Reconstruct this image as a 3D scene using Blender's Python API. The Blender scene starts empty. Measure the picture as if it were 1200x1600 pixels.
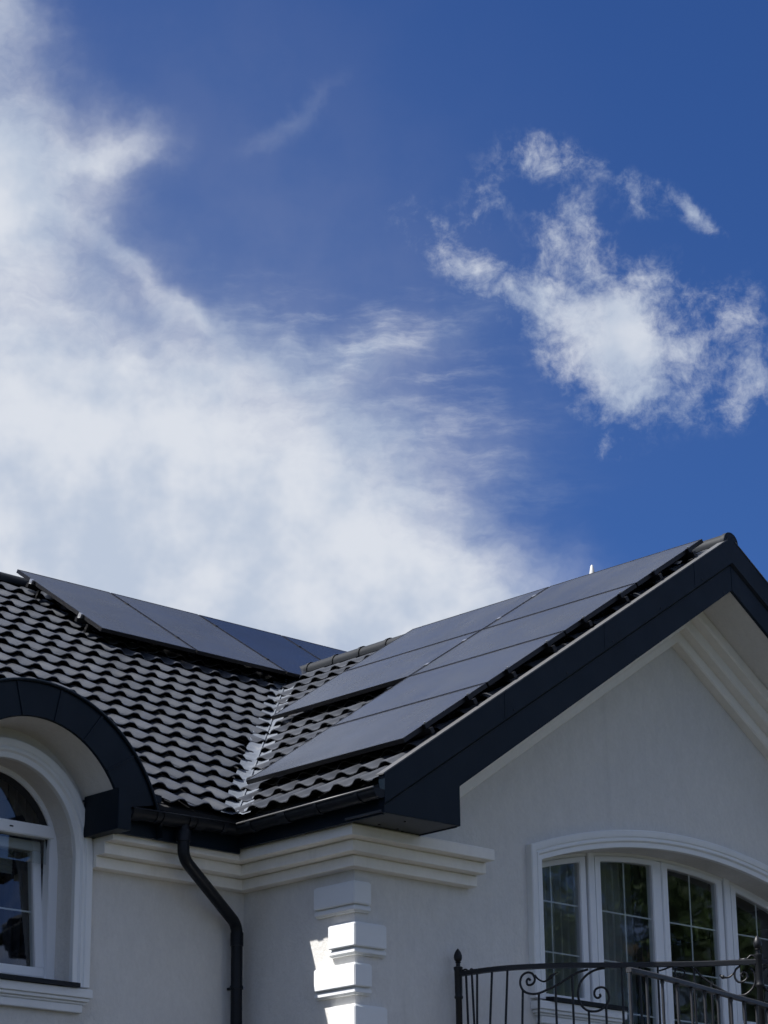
import bpy, bmesh, math, random
from mathutils import Vector, Matrix
random.seed(7)
S = bpy.context.scene
C = S.collection
ZO = 1.6                      # eye height: all heights below are given relative to the eye
PI = math.pi

# ------------------------------------------------------------------ camera
cam_d = bpy.data.cameras.new('camera')
cam = bpy.data.objects.new('camera', cam_d); C.objects.link(cam); S.camera = cam
fw = Vector((0.6505, 0.6830, 0.3321)).normalized()
rt = Vector((0.7268, -0.6868, -0.0112)); rt = (rt - fw * rt.dot(fw)).normalized()
up = rt.cross(fw)
M = Matrix((rt, up, -fw)).transposed().to_4x4(); M.translation = (0, 0, ZO)
cam.matrix_world = M
cam_d.sensor_fit = 'VERTICAL'; cam_d.sensor_height = 24.0; cam_d.lens = 24.0 * 3900 / 1600
cam_d.clip_start = 0.1; cam_d.clip_end = 3000

# ------------------------------------------------------------------ sun, exposure
SUN = Vector((-0.478, 0.268, 0.836)).normalized()      # towards the sun
sl = bpy.data.lights.new('sun', 'SUN'); sl.energy = 5.0; sl.angle = math.radians(0.5); sl.color = (1.0, 0.98, 0.95)
so = bpy.data.objects.new('sun', sl); C.objects.link(so)
so.rotation_euler = SUN.to_track_quat('Z', 'Y').to_euler(); so.location = SUN * 60
S.view_settings.view_transform = 'Standard'; S.view_settings.look = 'None'
S.view_settings.exposure = 0.8; S.view_settings.gamma = 1.0; S.view_settings.use_curve_mapping = False
S.cycles.max_bounces = 6; S.cycles.diffuse_bounces = 3; S.cycles.glossy_bounces = 3; S.cycles.transmission_bounces = 4; S.cycles.transparent_max_bounces = 6
S.cycles.use_adaptive_sampling = True; S.cycles.adaptive_threshold = 0.02; S.cycles.adaptive_min_samples = 16
S.cycles.caustics_reflective = False; S.cycles.caustics_refractive = False

# ------------------------------------------------------------------ node helpers
class NT:
    """tiny expression wrapper over a node tree"""
    def __init__(s, nt): s.nt = nt
    def node(s, t, **kw):
        n = s.nt.nodes.new(t)
        for k, v in kw.items(): setattr(n, k, v)
        return n
    def link(s, a, b):
        if isinstance(a, X): a = a.s
        s.nt.links.new(a, b)
    def put(s, sock, v):
        if isinstance(v, X): s.nt.links.new(v.s, sock)
        elif v is not None: sock.default_value = v
    def m(s, op, *a, clamp=False):
        n = s.node('ShaderNodeMath', operation=op); n.use_clamp = clamp
        for i, v in enumerate(a): s.put(n.inputs[i], v)
        return X(s, n.outputs[0])
    def noise(s, vec, scale, detail=4, rough=.5, dist=0., dims='3D', w=None):
        n = s.node('ShaderNodeTexNoise', noise_dimensions=dims)
        if vec is not None: s.put(n.inputs['Vector'], vec)
        n.inputs['Scale'].default_value = scale; n.inputs['Detail'].default_value = detail
        n.inputs['Roughness'].default_value = rough; n.inputs['Distortion'].default_value = dist
        return X(s, n.outputs[0])
    def smooth(s, v, a, b, lo=0., hi=1.):
        n = s.node('ShaderNodeMapRange', interpolation_type='SMOOTHSTEP')
        s.put(n.inputs[0], v); n.inputs[1].default_value = a; n.inputs[2].default_value = b
        n.inputs[3].default_value = lo; n.inputs[4].default_value = hi
        return X(s, n.outputs[0])
    def lin(s, v, a, b, lo=0., hi=1.):
        n = s.node('ShaderNodeMapRange'); s.put(n.inputs[0], v)
        n.inputs[1].default_value = a; n.inputs[2].default_value = b
        n.inputs[3].default_value = lo; n.inputs[4].default_value = hi
        return X(s, n.outputs[0])
    def comb(s, x, y, z):
        n = s.node('ShaderNodeCombineXYZ')
        for i, v in enumerate((x, y, z)): s.put(n.inputs[i], v)
        return X(s, n.outputs[0])
    def mix(s, f, a, b, blend='MIX'):
        n = s.node('ShaderNodeMix', data_type='RGBA', blend_type=blend)
        s.put(n.inputs[0], f)
        for sock, v in ((n.inputs[6], a), (n.inputs[7], b)):
            if isinstance(v, X): s.nt.links.new(v.s, sock)
            else: sock.default_value = (*v, 1.) if len(v) == 3 else v
        return X(s, n.outputs[2])
    def dot(s, v, d):
        n = s.node('ShaderNodeVectorMath', operation='DOT_PRODUCT'); s.put(n.inputs[0], v); n.inputs[1].default_value = d
        return X(s, n.outputs['Value'])
    def mapping(s, v, loc=(0,0,0), rot=(0,0,0), sc=(1,1,1)):
        n = s.node('ShaderNodeMapping'); s.put(n.inputs[0], v)
        n.inputs[1].default_value = loc; n.inputs[2].default_value = rot; n.inputs[3].default_value = sc
        return X(s, n.outputs[0])
class X:
    def __init__(s, t, sock): s.t = t; s.s = sock
    def __add__(s, o): return s.t.m('ADD', s, o)
    __radd__ = __add__
    def __sub__(s, o): return s.t.m('SUBTRACT', s, o)
    def __rsub__(s, o): return s.t.m('SUBTRACT', o, s)
    def __mul__(s, o): return s.t.m('MULTIPLY', s, o)
    __rmul__ = __mul__
    def __truediv__(s, o): return s.t.m('DIVIDE', s, o)

# ------------------------------------------------------------------ sky
W = bpy.data.worlds.new('World'); S.world = W; W.use_nodes = True
W.node_tree.nodes.clear(); n = NT(W.node_tree)
BG = 0.06
W.cycles.sampling_method = 'MANUAL'; W.cycles.sample_map_resolution = 512
sky = n.node('ShaderNodeTexSky', sky_type='NISHITA'); sky.sun_disc = False
sky.sun_elevation = math.asin(SUN.z); sky.sun_rotation = math.atan2(SUN.x, SUN.y)
sky.altitude = 200; sky.air_density = 1.0; sky.dust_density = 0.4; sky.ozone_density = 2.5
d = X(n, n.node('ShaderNodeTexCoord').outputs['Generated'])
az0 = math.radians(46.4)
a = n.m('ARCTAN2', n.dot(d, (math.sin(az0), -math.cos(az0), 0)), n.dot(d, (math.cos(az0), math.sin(az0), 0)))
el = n.m('ARCSINE', n.dot(d, (0, 0, 1)))
u = a * 36.4 + 6.0                       # bearing, in tenths of the sky seen from the lawn
v = 21.29 - el * 39.25                   # height, counted downwards
q0 = n.comb(u, v, 0.)
# warp for ragged edges
D2 = dict(dims='2D')
wx = n.noise(n.mapping(q0, (3.1, 7.7, 0)), 0.8, 4, .6, **D2) - .5
wy = n.noise(n.mapping(q0, (13.1, 2.7, 5)), 0.8, 4, .6, **D2) - .5
uu = u + wx * 0.9; vv = v + wy * 0.9
q1 = n.comb(uu, vv, 0.)
q2 = n.comb(u + wx * 0.5, v + wy * 0.5, 0.)
def gauss(cx, cy, sx, sy, rot, amp, Q=None):
    mp = n.node('ShaderNodeMapping', vector_type='TEXTURE'); n.put(mp.inputs[0], Q or q1)
    mp.inputs[1].default_value = (cx, cy, 0); mp.inputs[2].default_value = (0, 0, math.radians(rot)); mp.inputs[3].default_value = (sx, sy, 1)
    dt = n.node('ShaderNodeVectorMath', operation='DOT_PRODUCT')
    n.link(mp.outputs[0], dt.inputs[0]); n.link(mp.outputs[0], dt.inputs[1])
    return n.m('POWER', 0.36788, X(n, dt.outputs['Value'])) * amp
def total(lst, **k):
    t = None
    for g in lst:
        e = gauss(*g, **k); t = e if t is None else t + e
    return t
#            centre       radii     turn  amount
veil = total([(-0.5, 2.9, 1.8, 1.6,   0, 1.0), (-0.6, 0.4, 1.1, .9, 0, .55), (1.8, 2.4, 1.0, .42, -14, .40),
              (-0.4, 5.8, 2.6, 1.9,   0, .48), (2.4, 7.2, 2.7, 2.0, 24, .74), (5.4, 7.1, 2.5, 1.3, 34, .42), (0.3, 9.2, 3.2, 2.2, 0, .75),
              (6.0, 9.35, 3.0, 1.15, 16, .90), (2.5, 4.55, 1.7, .20, 38, .28), (6.3, 5.35, 2.0, .45, -14, .24), (7.4, 7.0, 1.9, 1.1, -10, .15),
              (4.75, 1.65, .9, .20, -36, .19), (4.3, 2.2, .7, .25, -25, .12), (1.5, 12.0, 5.5, 2.6, 0, .6)])
haze_ = total([(3.0, 2.2, 4.5, 3.2, 25, .065), (4.5, 5.0, 4.0, 2.0, 10, .08)], Q=q0)
streak = n.noise(n.mapping(q1, (0, 0, 2), (0, 0, math.radians(-24)), (0.5, 1.5, 1)), 1.0, 6, .58, **D2)
fib = n.noise(n.mapping(n.comb(u + wx * .25, v + wy * .25, 0.), (2, 6, 0), (0, 0, math.radians(17)), (0.5, 2.2, 1)), 1.3, 8, .64, **D2)
fibm = total([(6.2, 5.3, 2.0, .9, -14, .55), (7.3, 6.7, 1.8, 1.2, -12, .42), (4.6, 4.8, 1.6, .7, 20, .40), (8.4, 8.0, 1.2, .5, -8, .22)], Q=q0)
fine = n.noise(n.mapping(q1, (5, 1, 9), (0, 0, math.radians(-20)), (0.8, 1.25, 1)), 2.2, 7, .66, **D2)
veil = veil + fibm * n.smooth(fib, .40, .80) * .42
veil_d = n.smooth(veil * (0.72 + streak * 0.56) + (fine - .5) * n.m('MINIMUM', veil, .5) * 0.46, 0.02, 0.95)
puff = total([(9.45, 5.15, 1.15, .95, 50, .75), (9.75, 5.75, 1.0, .80, 60, .75), (8.75, 2.55, .75, .34, 14, .66), (7.2, 3.95, 1.2, .40, 38, .60), (7.7, 3.1, .5, .55, 0, .42), (9.05, 3.7, .6, .55, 40, .62),
              (10.95, 3.5, .52, .15, 45, .95), (10.15, 3.2, .5, .26, 40, .55), (10.6, 4.6, .6, .40, 40, .52), (11.6, 5.4, .55, .8, 15, .62), (11.65, 6.4, .9, .4, -14, .60), (10.6, 5.7, .6, .4, 10, .42), (9.4, 7.05, .4, .25, 20, .45), (8.3, 4.7, .9, .35, 20, .45)], Q=q2)
rag = n.noise(n.mapping(q2, (1.7, 3.3, 4)), 1.5, 9, .66, **D2)
rag2 = n.noise(n.mapping(q0, (7.7, 0.3, 1)), 5.0, 6, .62, **D2)
edge = n.smooth(puff, .0, .35) * n.smooth(puff, 1.35, .5)
puff_d = n.smooth(puff * (0.45 + rag * 0.9) + ((rag - .56) * 1.25 + (rag2 - .5) * .45) * edge, 0.08, 1.22)
# the sky beyond: broken cloud of the same kind all the way round
far = n.smooth(n.m('SQRT', (u - 6.0) * (u - 6.0) + (v - 7.0) * (v - 7.0)), 9.5, 15.0)
gen_n = n.noise(n.mapping(d, (2, 4, 1), (0, 0, 0), (1, 1, 2.2)), 2.6, 5, .6)
gen = n.smooth(gen_n, 0.41, 0.63) * far * 0.88
cov = n.m('MAXIMUM', n.m('MAXIMUM', veil_d, puff_d * .95), gen)
cov = n.m('MAXIMUM', cov, cov * .9 + haze_, clamp=True)
tone = n.noise(n.mapping(q0, (9, 9, 3)), 0.6, 4, .55, **D2)
shade_ = n.smooth(tone, .3, .68)
cloud = n.mix(shade_, (4.9, 5.6, 6.8), (6.9, 7.25, 7.9))
blue = n.mix(1.0, X(n, sky.outputs[0]), (0.275, 0.475, 0.865), 'MULTIPLY')
colr = n.mix(cov * 0.97, blue, cloud)
bg = n.node('ShaderNodeBackground'); n.link(colr, bg.inputs[0]); bg.inputs[1].default_value = BG
wo = n.node('ShaderNodeOutputWorld'); n.link(bg.outputs[0], wo.inputs[0])

# ------------------------------------------------------------------ materials
MATS = {}
def mat(name, base=(.5,.5,.5), rough=.5, metal=0., spec=.5, var=.0, vscale=3., bump=0., bscale=60., bdet=4, ior=1.45, coat=0., dirt=None, aniso=(1,1,1), rvar=0.):
    if name in MATS: return MATS[name]
    m = bpy.data.materials.new(name); m.use_nodes = True
    t = NT(m.node_tree); b = m.node_tree.nodes['Principled BSDF']
    b.inputs['Roughness'].default_value = rough; b.inputs['Metallic'].default_value = metal
    b.inputs['Specular IOR Level'].default_value = spec; b.inputs['IOR'].default_value = ior
    b.inputs['Coat Weight'].default_value = coat
    co = X(t, t.node('ShaderNodeNewGeometry').outputs['Position'])
    cm = t.mapping(co, sc=aniso)
    col = None
    if var or dirt:
        nz = t.noise(cm, vscale, 6, .6, .3)
        col = t.mix(t.lin(nz, .3, .7), tuple(x * (1 - var) for x in base), tuple(min(1, x * (1 + var)) for x in base))
        if dirt:
            dcol, amt, dsc, asp = dirt
            dn = t.noise(t.mapping(co, (4, 2, 7), sc=asp), dsc, 7, .65, .4)
            col = t.mix(t.smooth(dn, .52, .78) * amt, col, dcol)
        t.link(col, b.inputs['Base Color'])
    else: b.inputs['Base Color'].default_value = (*base, 1)
    if rvar:
        rn = t.noise(t.mapping(co, (8, 1, 3)), vscale * 1.7, 5, .6)
        t.link(t.lin(rn, .3, .7, max(.02, rough - rvar), min(1, rough + rvar)), b.inputs['Roughness'])
    if bump:
        bn = t.noise(cm, bscale, bdet, .6)
        bp = t.node('ShaderNodeBump'); bp.inputs['Strength'].default_value = 1.0; bp.inputs['Distance'].default_value = bump
        t.link(bn, bp.inputs['Height']); m.node_tree.links.new(bp.outputs[0], b.inputs['Normal'])
    MATS[name] = m; return m

def plaster(name, base, grain, streaky, bump):
    m = mat(name, base, .92, spec=.2); nt = m.node_tree; t = NT(nt); b = nt.nodes['Principled BSDF']
    co = X(t, t.node('ShaderNodeNewGeometry').outputs['Position'])
    big = t.noise(t.mapping(co, sc=(1, 1, .6)), .8, 5, .6); mid = t.noise(t.mapping(co, (3, 3, 3), sc=(1, 1, .5)), 9, 5, .65); fin = t.noise(t.mapping(co, (7, 1, 2), sc=(1, 1, .75)), 34, 5, .7)
    k = 1.0 + (big - .5) * (grain * 1.0) + (mid - .5) * (grain * 1.5) + (fin - .5) * (grain * 1.7)
    col = t.mix(1.0, base, (1, 1, 1), 'MULTIPLY')
    sv = t.node('ShaderNodeVectorMath', operation='SCALE'); t.link(col, sv.inputs[0]); t.link(k, sv.inputs['Scale'])
    st_ = t.noise(t.mapping(co, (2, 5, 8), sc=(5, 5, .22)), 1.3, 5, .7)
    col = t.mix(t.smooth(st_, .56, .80) * streaky, X(t, sv.outputs[0]), tuple(x * .66 for x in base))
    t.link(col, b.inputs['Base Color'])
    bp = t.node('ShaderNodeBump'); bp.inputs['Strength'].default_value = 1.0; bp.inputs['Distance'].default_value = bump
    t.link(fin + mid * .8, bp.inputs['Height']); nt.links.new(bp.outputs[0], b.inputs['Normal'])
    return m
STUCCO = plaster('stucco', (.69, .672, .64), .12, .20, .006)
TRIM = plaster('painted_trim', (.85, .825, .77), .07, .30, .0015)
WHITE = mat('white_moulding', (.78, .79, .79), .6, spec=.4, var=.025, vscale=4, bump=.0008, bscale=50, dirt=((.6, .6, .58), .25, 2.2, (1, 1, .5)))
PVC = mat('white_window_plastic', (.80, .81, .83), .32, spec=.5, var=.015, vscale=3)
NAVY = mat('dark_sheet_metal', (.003, .0085, .016), .42, spec=.22, var=.12, vscale=2.2, bump=.0012, bscale=9, bdet=2, rvar=.08, dirt=((.03, .034, .04), .15, 2.5, (1, 1, .5)))
GUT = mat('dark_gutter_paint', (.005, .007, .011), .45, spec=.28, var=.1, vscale=3, rvar=.1, dirt=((.03, .03, .03), .25, 4., (1, 1, .5)))
SOFF = mat('dark_soffit', (.05, .055, .062), .55, var=.05)
TILE = mat('glazed_roof_tile', (.036, .039, .046), .42, spec=.5, var=.16, vscale=2.4, rvar=.1, bump=.0008, bscale=120, dirt=((.060, .063, .070), .45, 5., (1, 1, 1)))
RIDGE = mat('ridge_tile_glaze', (.016, .018, .021), .5, spec=.25, var=.15, vscale=3)
def tile_tone(m):
    nt = m.node_tree; t = NT(nt); b = nt.nodes['Principled BSDF']; src = b.inputs['Base Color'].links[0].from_socket
    oi = X(t, t.node('ShaderNodeObjectInfo').outputs['Random']); co = X(t, t.node('ShaderNodeNewGeometry').outputs['Position'])
    pn = t.noise(t.mapping(co, (1, 1, 1)), 1.1, 4, .6)
    sv = t.node('ShaderNodeVectorMath', operation='SCALE'); nt.links.new(src, sv.inputs[0]); t.link(.62 + oi * .42 + pn * .36, sv.inputs['Scale'])
    li = t.noise(t.mapping(co, (9, 2, 5)), 22, 5, .7)
    t.link(t.mix(t.smooth(li, .66, .80) * .5, X(t, sv.outputs[0]), (.10, .105, .10)), b.inputs['Base Color'])
tile_tone(TILE)
UNDER = mat('roof_underlay', (.02, .02, .022), .9)
VALM = mat('valley_metal', (.13, .145, .17), .5, metal=.1, var=.2, vscale=9, bump=.006, bscale=14, bdet=3, dirt=((.30, .295, .28), .75, 9., (1, 1, 1)))
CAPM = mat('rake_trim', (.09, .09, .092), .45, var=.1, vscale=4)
GLASSP = mat('solar_glass', (.046, .050, .058), .24, spec=.4, var=.12, vscale=1.1, rvar=.06, ior=1.25, dirt=((.072, .075, .080), .6, 2.2, (.5, 2.4, .5)))
GLASSD = mat('solar_glass_dark', (.016, .021, .036), .22, spec=.25, var=.12, vscale=1.1, rvar=.05, ior=1.25, dirt=((.03, .034, .045), .4, 1.4, (1, 1, 1)))  # darker, bluer version of the panel glass
PFRAME = mat('black_anodised', (.014, .014, .016), .38, metal=.4, spec=.4)
ALU = mat('aluminium', (.55, .56, .58), .3, metal=.9)
IRON = mat('wrought_iron', (.008, .009, .011), .45, spec=.4, var=.15, vscale=30, bump=.001, bscale=90)
CURT = mat('dark_curtain', (.035, .034, .045), .95, var=.2, vscale=6)
BLIND = mat('pleated_blind', (.30, .31, .30), .9, var=.05)
ROOM = mat('room_plaster', (.30, .29, .28), .95, var=.05)
FLOORM = mat('room_floor', (.16, .11, .07), .5, var=.2)
CONC = mat('concrete', (.35, .34, .32), .9, var=.1, bump=.003)
POTM = mat('pale_pottery', (.45, .46, .45), .5)
GROUND = mat('lawn_ground', (.029, .036, .015), .95, var=.35, vscale=.8, bump=.02, bscale=30)
PAVE = mat('dark_paving', (.042, .039, .035), .9, var=.12, vscale=2, bump=.003)
BARK = mat('bark', (.09, .07, .05), .95, var=.3, vscale=8, bump=.01, bscale=14)
def leafmat(name, c):
    m = mat(name, c, .55, spec=.4, var=.45, vscale=1.2); return m
LEAF = leafmat('leaves', (.05, .085, .025)); LEAF2 = leafmat('pale_leaves', (.075, .10, .035))
def glassmat():
    m = bpy.data.materials.new('window_glass'); m.use_nodes = True; nt = m.node_tree; nt.nodes.clear(); t = NT(nt)
    ge = t.node('ShaderNodeNewGeometry'); dn = t.node('ShaderNodeVectorMath', operation='DOT_PRODUCT'); nt.links.new(ge.outputs['Normal'], dn.inputs[0]); nt.links.new(ge.outputs['Incoming'], dn.inputs[1])
    cs = t.m('ABSOLUTE', X(t, dn.outputs['Value']))
    g = t.node('ShaderNodeBsdfGlossy'); g.inputs['Roughness'].default_value = 0.025; g.inputs['Color'].default_value = (.95, .98, 1, 1)
    tr = t.node('ShaderNodeBsdfTransparent'); tr.inputs[0].default_value = (.72, .76, .76, 1)
    co = X(t, t.node('ShaderNodeNewGeometry').outputs['Position'])
    bn = t.noise(co, 1.7, 2, .5); bp = t.node('ShaderNodeBump'); bp.inputs['Strength'].default_value = .5; bp.inputs['Distance'].default_value = .006
    t.link(bn, bp.inputs['Height']); nt.links.new(bp.outputs[0], g.inputs['Normal'])
    f = t.m('ADD', t.m('POWER', 1.0 - cs, 5.0) * 0.9, .11, clamp=True)
    mx = t.node('ShaderNodeMixShader'); t.link(f, mx.inputs[0]); nt.links.new(tr.outputs[0], mx.inputs[1]); nt.links.new(g.outputs[0], mx.inputs[2])
    o = t.node('ShaderNodeOutputMaterial'); nt.links.new(mx.outputs[0], o.inputs[0])
    return m
GLASS = glassmat()

# ------------------------------------------------------------------ mesh helpers
class MB:
    def __init__(s): s.v = []; s.f = []
    def add(s, vs, fs):
        o = len(s.v); s.v += [tuple(p) for p in vs]; s.f += [tuple(i + o for i in f) for f in fs]; return s
    def box(s, x0, x1, y0, y1, z0, z1):
        return s.add([(x0,y0,z0),(x1,y0,z0),(x1,y1,z0),(x0,y1,z0),(x0,y0,z1),(x1,y0,z1),(x1,y1,z1),(x0,y1,z1)],
                     [(0,3,2,1),(4,5,6,7),(0,1,5,4),(1,2,6,5),(2,3,7,6),(3,0,4,7)])
    def hexa(s, p): return s.add(p, [(0,3,2,1),(4,5,6,7),(0,1,5,4),(1,2,6,5),(2,3,7,6),(3,0,4,7)])
    def prism(s, poly, f0, f1):
        """poly: list of 2d points; f0,f1 map a 2d point to 3d at the near and far end"""
        k = len(poly)
        return s.add([f0(p) for p in poly] + [f1(p) for p in poly],
                     [tuple(range(k))[::-1], tuple(range(k, 2*k))] + [(i, (i+1) % k, k + (i+1) % k, k + i) for i in range(k)])
    def prism_y(s, poly, y0, y1): return s.prism(poly, lambda p: (p[0], y0, p[1]), lambda p: (p[0], y1, p[1]))
    def strip(s, rows, close=False):
        """rows: list of equal-length point rings/lines joined into a sheet"""
        k = len(rows[0]); vs = [p for r in rows for p in r]; fs = []
        for i in range(len(rows) - 1):
            for j in range(k if close else k - 1):
                fs.append((i*k + j, i*k + (j+1) % k, (i+1)*k + (j+1) % k, (i+1)*k + j))
        return s.add(vs, fs)
    def tube(s, pts, r, k=8, cap=True):
        pts = [Vector(p) for p in pts]; rows = []; up_ = None
        for i, p in enumerate(pts):
            t = (pts[min(i+1, len(pts)-1)] - pts[max(i-1, 0)]).normalized()
            if up_ is None: up_ = Vector((0,0,1)) if abs(t.z) < .9 else Vector((1,0,0))
            a = t.cross(up_).normalized(); b = a.cross(t).normalized(); up_ = b
            rr = r(i / max(1, len(pts)-1)) if callable(r) else r
            rows.append([p + a * rr * math.cos(2*PI*j/k) + b * rr * math.sin(2*PI*j/k) for j in range(k)])
        o = len(s.v); s.strip(rows, True)
        if cap:
            nn = len(rows); s.f.append(tuple(o + j for j in range(k))[::-1]); s.f.append(tuple(o + (nn-1)*k + j for j in range(k)))
        return s
    def lathe(s, prof, c, k=14):
        rows = [[(c[0] + r * math.cos(2*PI*j/k), c[1] + r * math.sin(2*PI*j/k), c[2] + z) for j in range(k)] for r, z in prof]
        return s.strip(rows, True)
    def build(s, name, m, parent=None, smooth=False, bevel=0., auto=None, fixn=True):
        me = bpy.data.meshes.new(name)
        me.from_pydata([(x, y, z + ZO) for x, y, z in s.v], [], s.f)
        if fixn or bevel:
            b = bmesh.new(); b.from_mesh(me)
            bmesh.ops.recalc_face_normals(b, faces=b.faces)
            if bevel:
                es = [e for e in b.edges if e.is_manifold and e.calc_face_angle(0) > .5]
                bmesh.ops.bevel(b, geom=es, offset=bevel, segments=2, affect='EDGES', clamp_overlap=True)
            b.to_mesh(me); b.free()
        if smooth:
            me.shade_smooth()
            if auto: me.set_sharp_from_angle(angle=math.radians(auto))
        me.materials.append(m)
        o = bpy.data.objects.new(name, me); C.objects.link(o)
        if parent: o.parent = parent; o.matrix_parent_inverse = parent.matrix_world.inverted()
        return o
def tag(o, label=None, cat=None, group=None, kind=None):
    if label: o['label'] = label
    if cat: o['category'] = cat
    if group: o['group'] = group
    if kind: o['kind'] = kind
    return o
def empty(name, loc):
    e = bpy.data.objects.new(name, None); C.objects.link(e)
    e.location = (loc[0], loc[1], loc[2] + ZO); e.matrix_world = Matrix.Translation(e.location); return e
def inst(name, me, parent, mw):
    o = bpy.data.objects.new(name, me); C.objects.link(o)
    o.parent = parent; o.matrix_parent_inverse = parent.matrix_world.inverted(); o.matrix_basis = mw
    return o

# ------------------------------------------------------------------ layout (metres, x/y from the eye; z from the eye's height)
T = math.tan(math.radians(33.2)); TH = math.radians(33.2); ct, st = math.cos(TH), math.sin(TH)
XE, YE, ZE = 11.765, 13.955, 4.05          # roof edge of the gable wing (x), of the long wing (y), and their height
XR = 15.81                                 # ridge of the gable wing
YR = 19.05                                 # ridge of the long wing
YB = 12.40                                 # plane of the bargeboards
YG = 13.095                                # gable wall
XS = 12.135                                # side wall
YW = 14.325                                # wall of the long wing
GZ = -ZO
zR = lambda x: ZE + T * (x - XE) if x <= XR else ZE + T * (2*XR - x - XE)
zL = lambda y: ZE + T * (y - YE)
zridge = zR(XR); zridgeL = zL(YR)

# ------------------------------------------------------------------ ground
g = MB().add([(-900,-900,GZ),(900,-900,GZ),(900,900,GZ),(-900,900,GZ)], [(0,1,2,3)]).build('ground', GROUND); tag(g, kind='structure')
p = MB().add([(-2,-3,GZ+.004),(26,-3,GZ+.004),(26,YG+.3,GZ+.004),(-2,YW+.3,GZ+.004)], [(0,1,2,3)]).build('pavement', PAVE); tag(p, kind='structure')

# ------------------------------------------------------------------ house shell
house = empty('house', (13.5, 15, GZ))
tag(house, 'pale rendered villa with dark tiled roof, stepped cornices and a gabled wing', 'house')

def wall_strips(xs, y, thick, zbot, ztop, openings):
    """front and back skins of a wall along x with arched openings: (x0,x1,zb,ztopfunc)"""
    b = MB(); pts = set(xs)
    for x0, x1, zb, zt in openings:
        for i in range(41): pts.add(x0 + (x1 - x0) * i / 40)
    pts = sorted(pts)
    for i in range(len(pts) - 1):
        a, c = pts[i], pts[i+1]; mid = (a + c) / 2; op = None
        for o in openings:
            if o[0] < mid < o[1]: op = o
        for yy in (y, y + thick):
            if op is None: b.add([(a,yy,zbot),(c,yy,zbot),(c,yy,ztop(c)),(a,yy,ztop(a))], [(0,1,2,3)])
            else:
                b.add([(a,yy,zbot),(c,yy,zbot),(c,yy,op[2]),(a,yy,op[2])], [(0,1,2,3)])
                b.add([(a,yy,op[3](a)),(c,yy,op[3](c)),(c,yy,ztop(c)),(a,yy,ztop(a))], [(0,1,2,3)])
        if op is not None:   # reveal
            b.add([(a,y,op[3](a)),(c,y,op[3](c)),(c,y+thick,op[3](c)),(a,y+thick,op[3](a))], [(0,1,2,3)])
            b.add([(a,y,op[2]),(c,y,op[2]),(c,y+thick,op[2]),(a,y+thick,op[2])], [(0,1,2,3)])
    for x0, x1, zb, zt in openings:
        for xx in (x0, x1):
            zt_ = zt(xx)
            for o in openings:            # where two lights adjoin only the difference in sill height is walled
                if o[0] != x0 and xx in (o[0], o[1]): zt_ = max(zb, o[2])
            if zt_ > zb: b.add([(xx,y,zb),(xx,y+thick,zb),(xx,y+thick,zt_),(xx,y,zt_)], [(0,1,2,3)])
    return b
# --- long wing front wall with its arched window
AX = 9.92                                   # axis of the arch
AZ = 3.62
A_IN, B_IN = .61, .626                      # opening
def ell(x, cx, cz, a_, b_):
    k = 1 - ((x - cx) / a_) ** 2
    return cz + b_ * math.sqrt(max(0., k))
RAI, RBI, RZI = .785, .825, 3.65            # arch fascia inner
RAO, RBO, RZO = 1.105, 1.11, 3.61           # outer
def ltop(x):
    if abs(x - AX) < RAI - .005: return max(4.0, ell(x, AX, RZI, RAI, RBI) + .02)
    return 4.0
xs = [6.5] + [AX - RAI + .0785 * i / 2 for i in range(41)] + [XS + .3]
wall_strips(xs, YW, .3, GZ, ltop, [(AX - A_IN, AX + A_IN, 2.70, lambda x: ell(x, AX, AZ, A_IN, B_IN))]).build('wall', STUCCO, house, fixn=False)
# --- side wall of the gable wing, gable wall, and the plain outer walls
MB().box(XS, XS + .3, YG + .001, YW + .6, GZ, 4.15).build('wall', STUCCO, house)
R5 = 5.3; oz = lambda ap: (lambda x: ap - (x - XR) ** 2 / (2 * R5))
WX0, WX1 = 14.085, 2*XR - 14.085
gx = [XS + .3001] + [XS + .3 + (2*XR - 2*XS - .6) * i / 30 for i in range(1, 30)] + [2*XR - XS]
gx = sorted(set(gx + [XR, XS]))
wall_strips(gx, YG, .32, GZ, lambda x: zR(x) - .06, [(WX0, 14.985, 2.80, oz(4.155)), (14.985, 16.635, 1.93, oz(4.155)), (16.635, WX1, 2.80, oz(4.155))]).build('wall', STUCCO, house, fixn=False)
MB().box(2*XR - XS - .3, 2*XR - XS, YG + .33, YR + 4, GZ, 4.15).build('wall', STUCCO, house)
MB().box(6.5, 23.5, 2*YR - YW - .3, 2*YR - YW, GZ, 4.1).build('wall', STUCCO, house)
for xe in (6.5, 23.2):
    MB().prism([(YW + .31, GZ), (2*YR - YW - .31, GZ), (2*YR - YW - .31, zL(YW) - .1), (YR, zridgeL - .12), (YW + .31, zL(YW) - .1)],
               lambda p: (xe, p[0], p[1]), lambda p: (xe + .3, p[0], p[1])).build('wall', STUCCO, house)
MB().box(2*XR - XS, 23.5, YW, YW + .3, GZ, 4.1).build('wall', STUCCO, house)
# room floors and partitions (dark rooms behind the panes)
MB().box(6.8, 19.4, YG + .5, 23.6, 1.72, 1.92).build('floor', FLOORM, house)
MB().box(12.5, 19.1, 17.2, 17.3, 1.92, 4.4).build('partition', ROOM, house)
MB().box(6.8, 12.1, 17.6, 17.7, 1.92, 4.4).build('partition', ROOM, house)
MB().box(13.0, 19.0, YG + .5, 17.2, 4.30, 4.38).build('ceiling', ROOM, house)
MB().box(6.8, 12.1, 14.75, 17.6, 4.30, 4.38).build('ceiling', ROOM, house)

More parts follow.
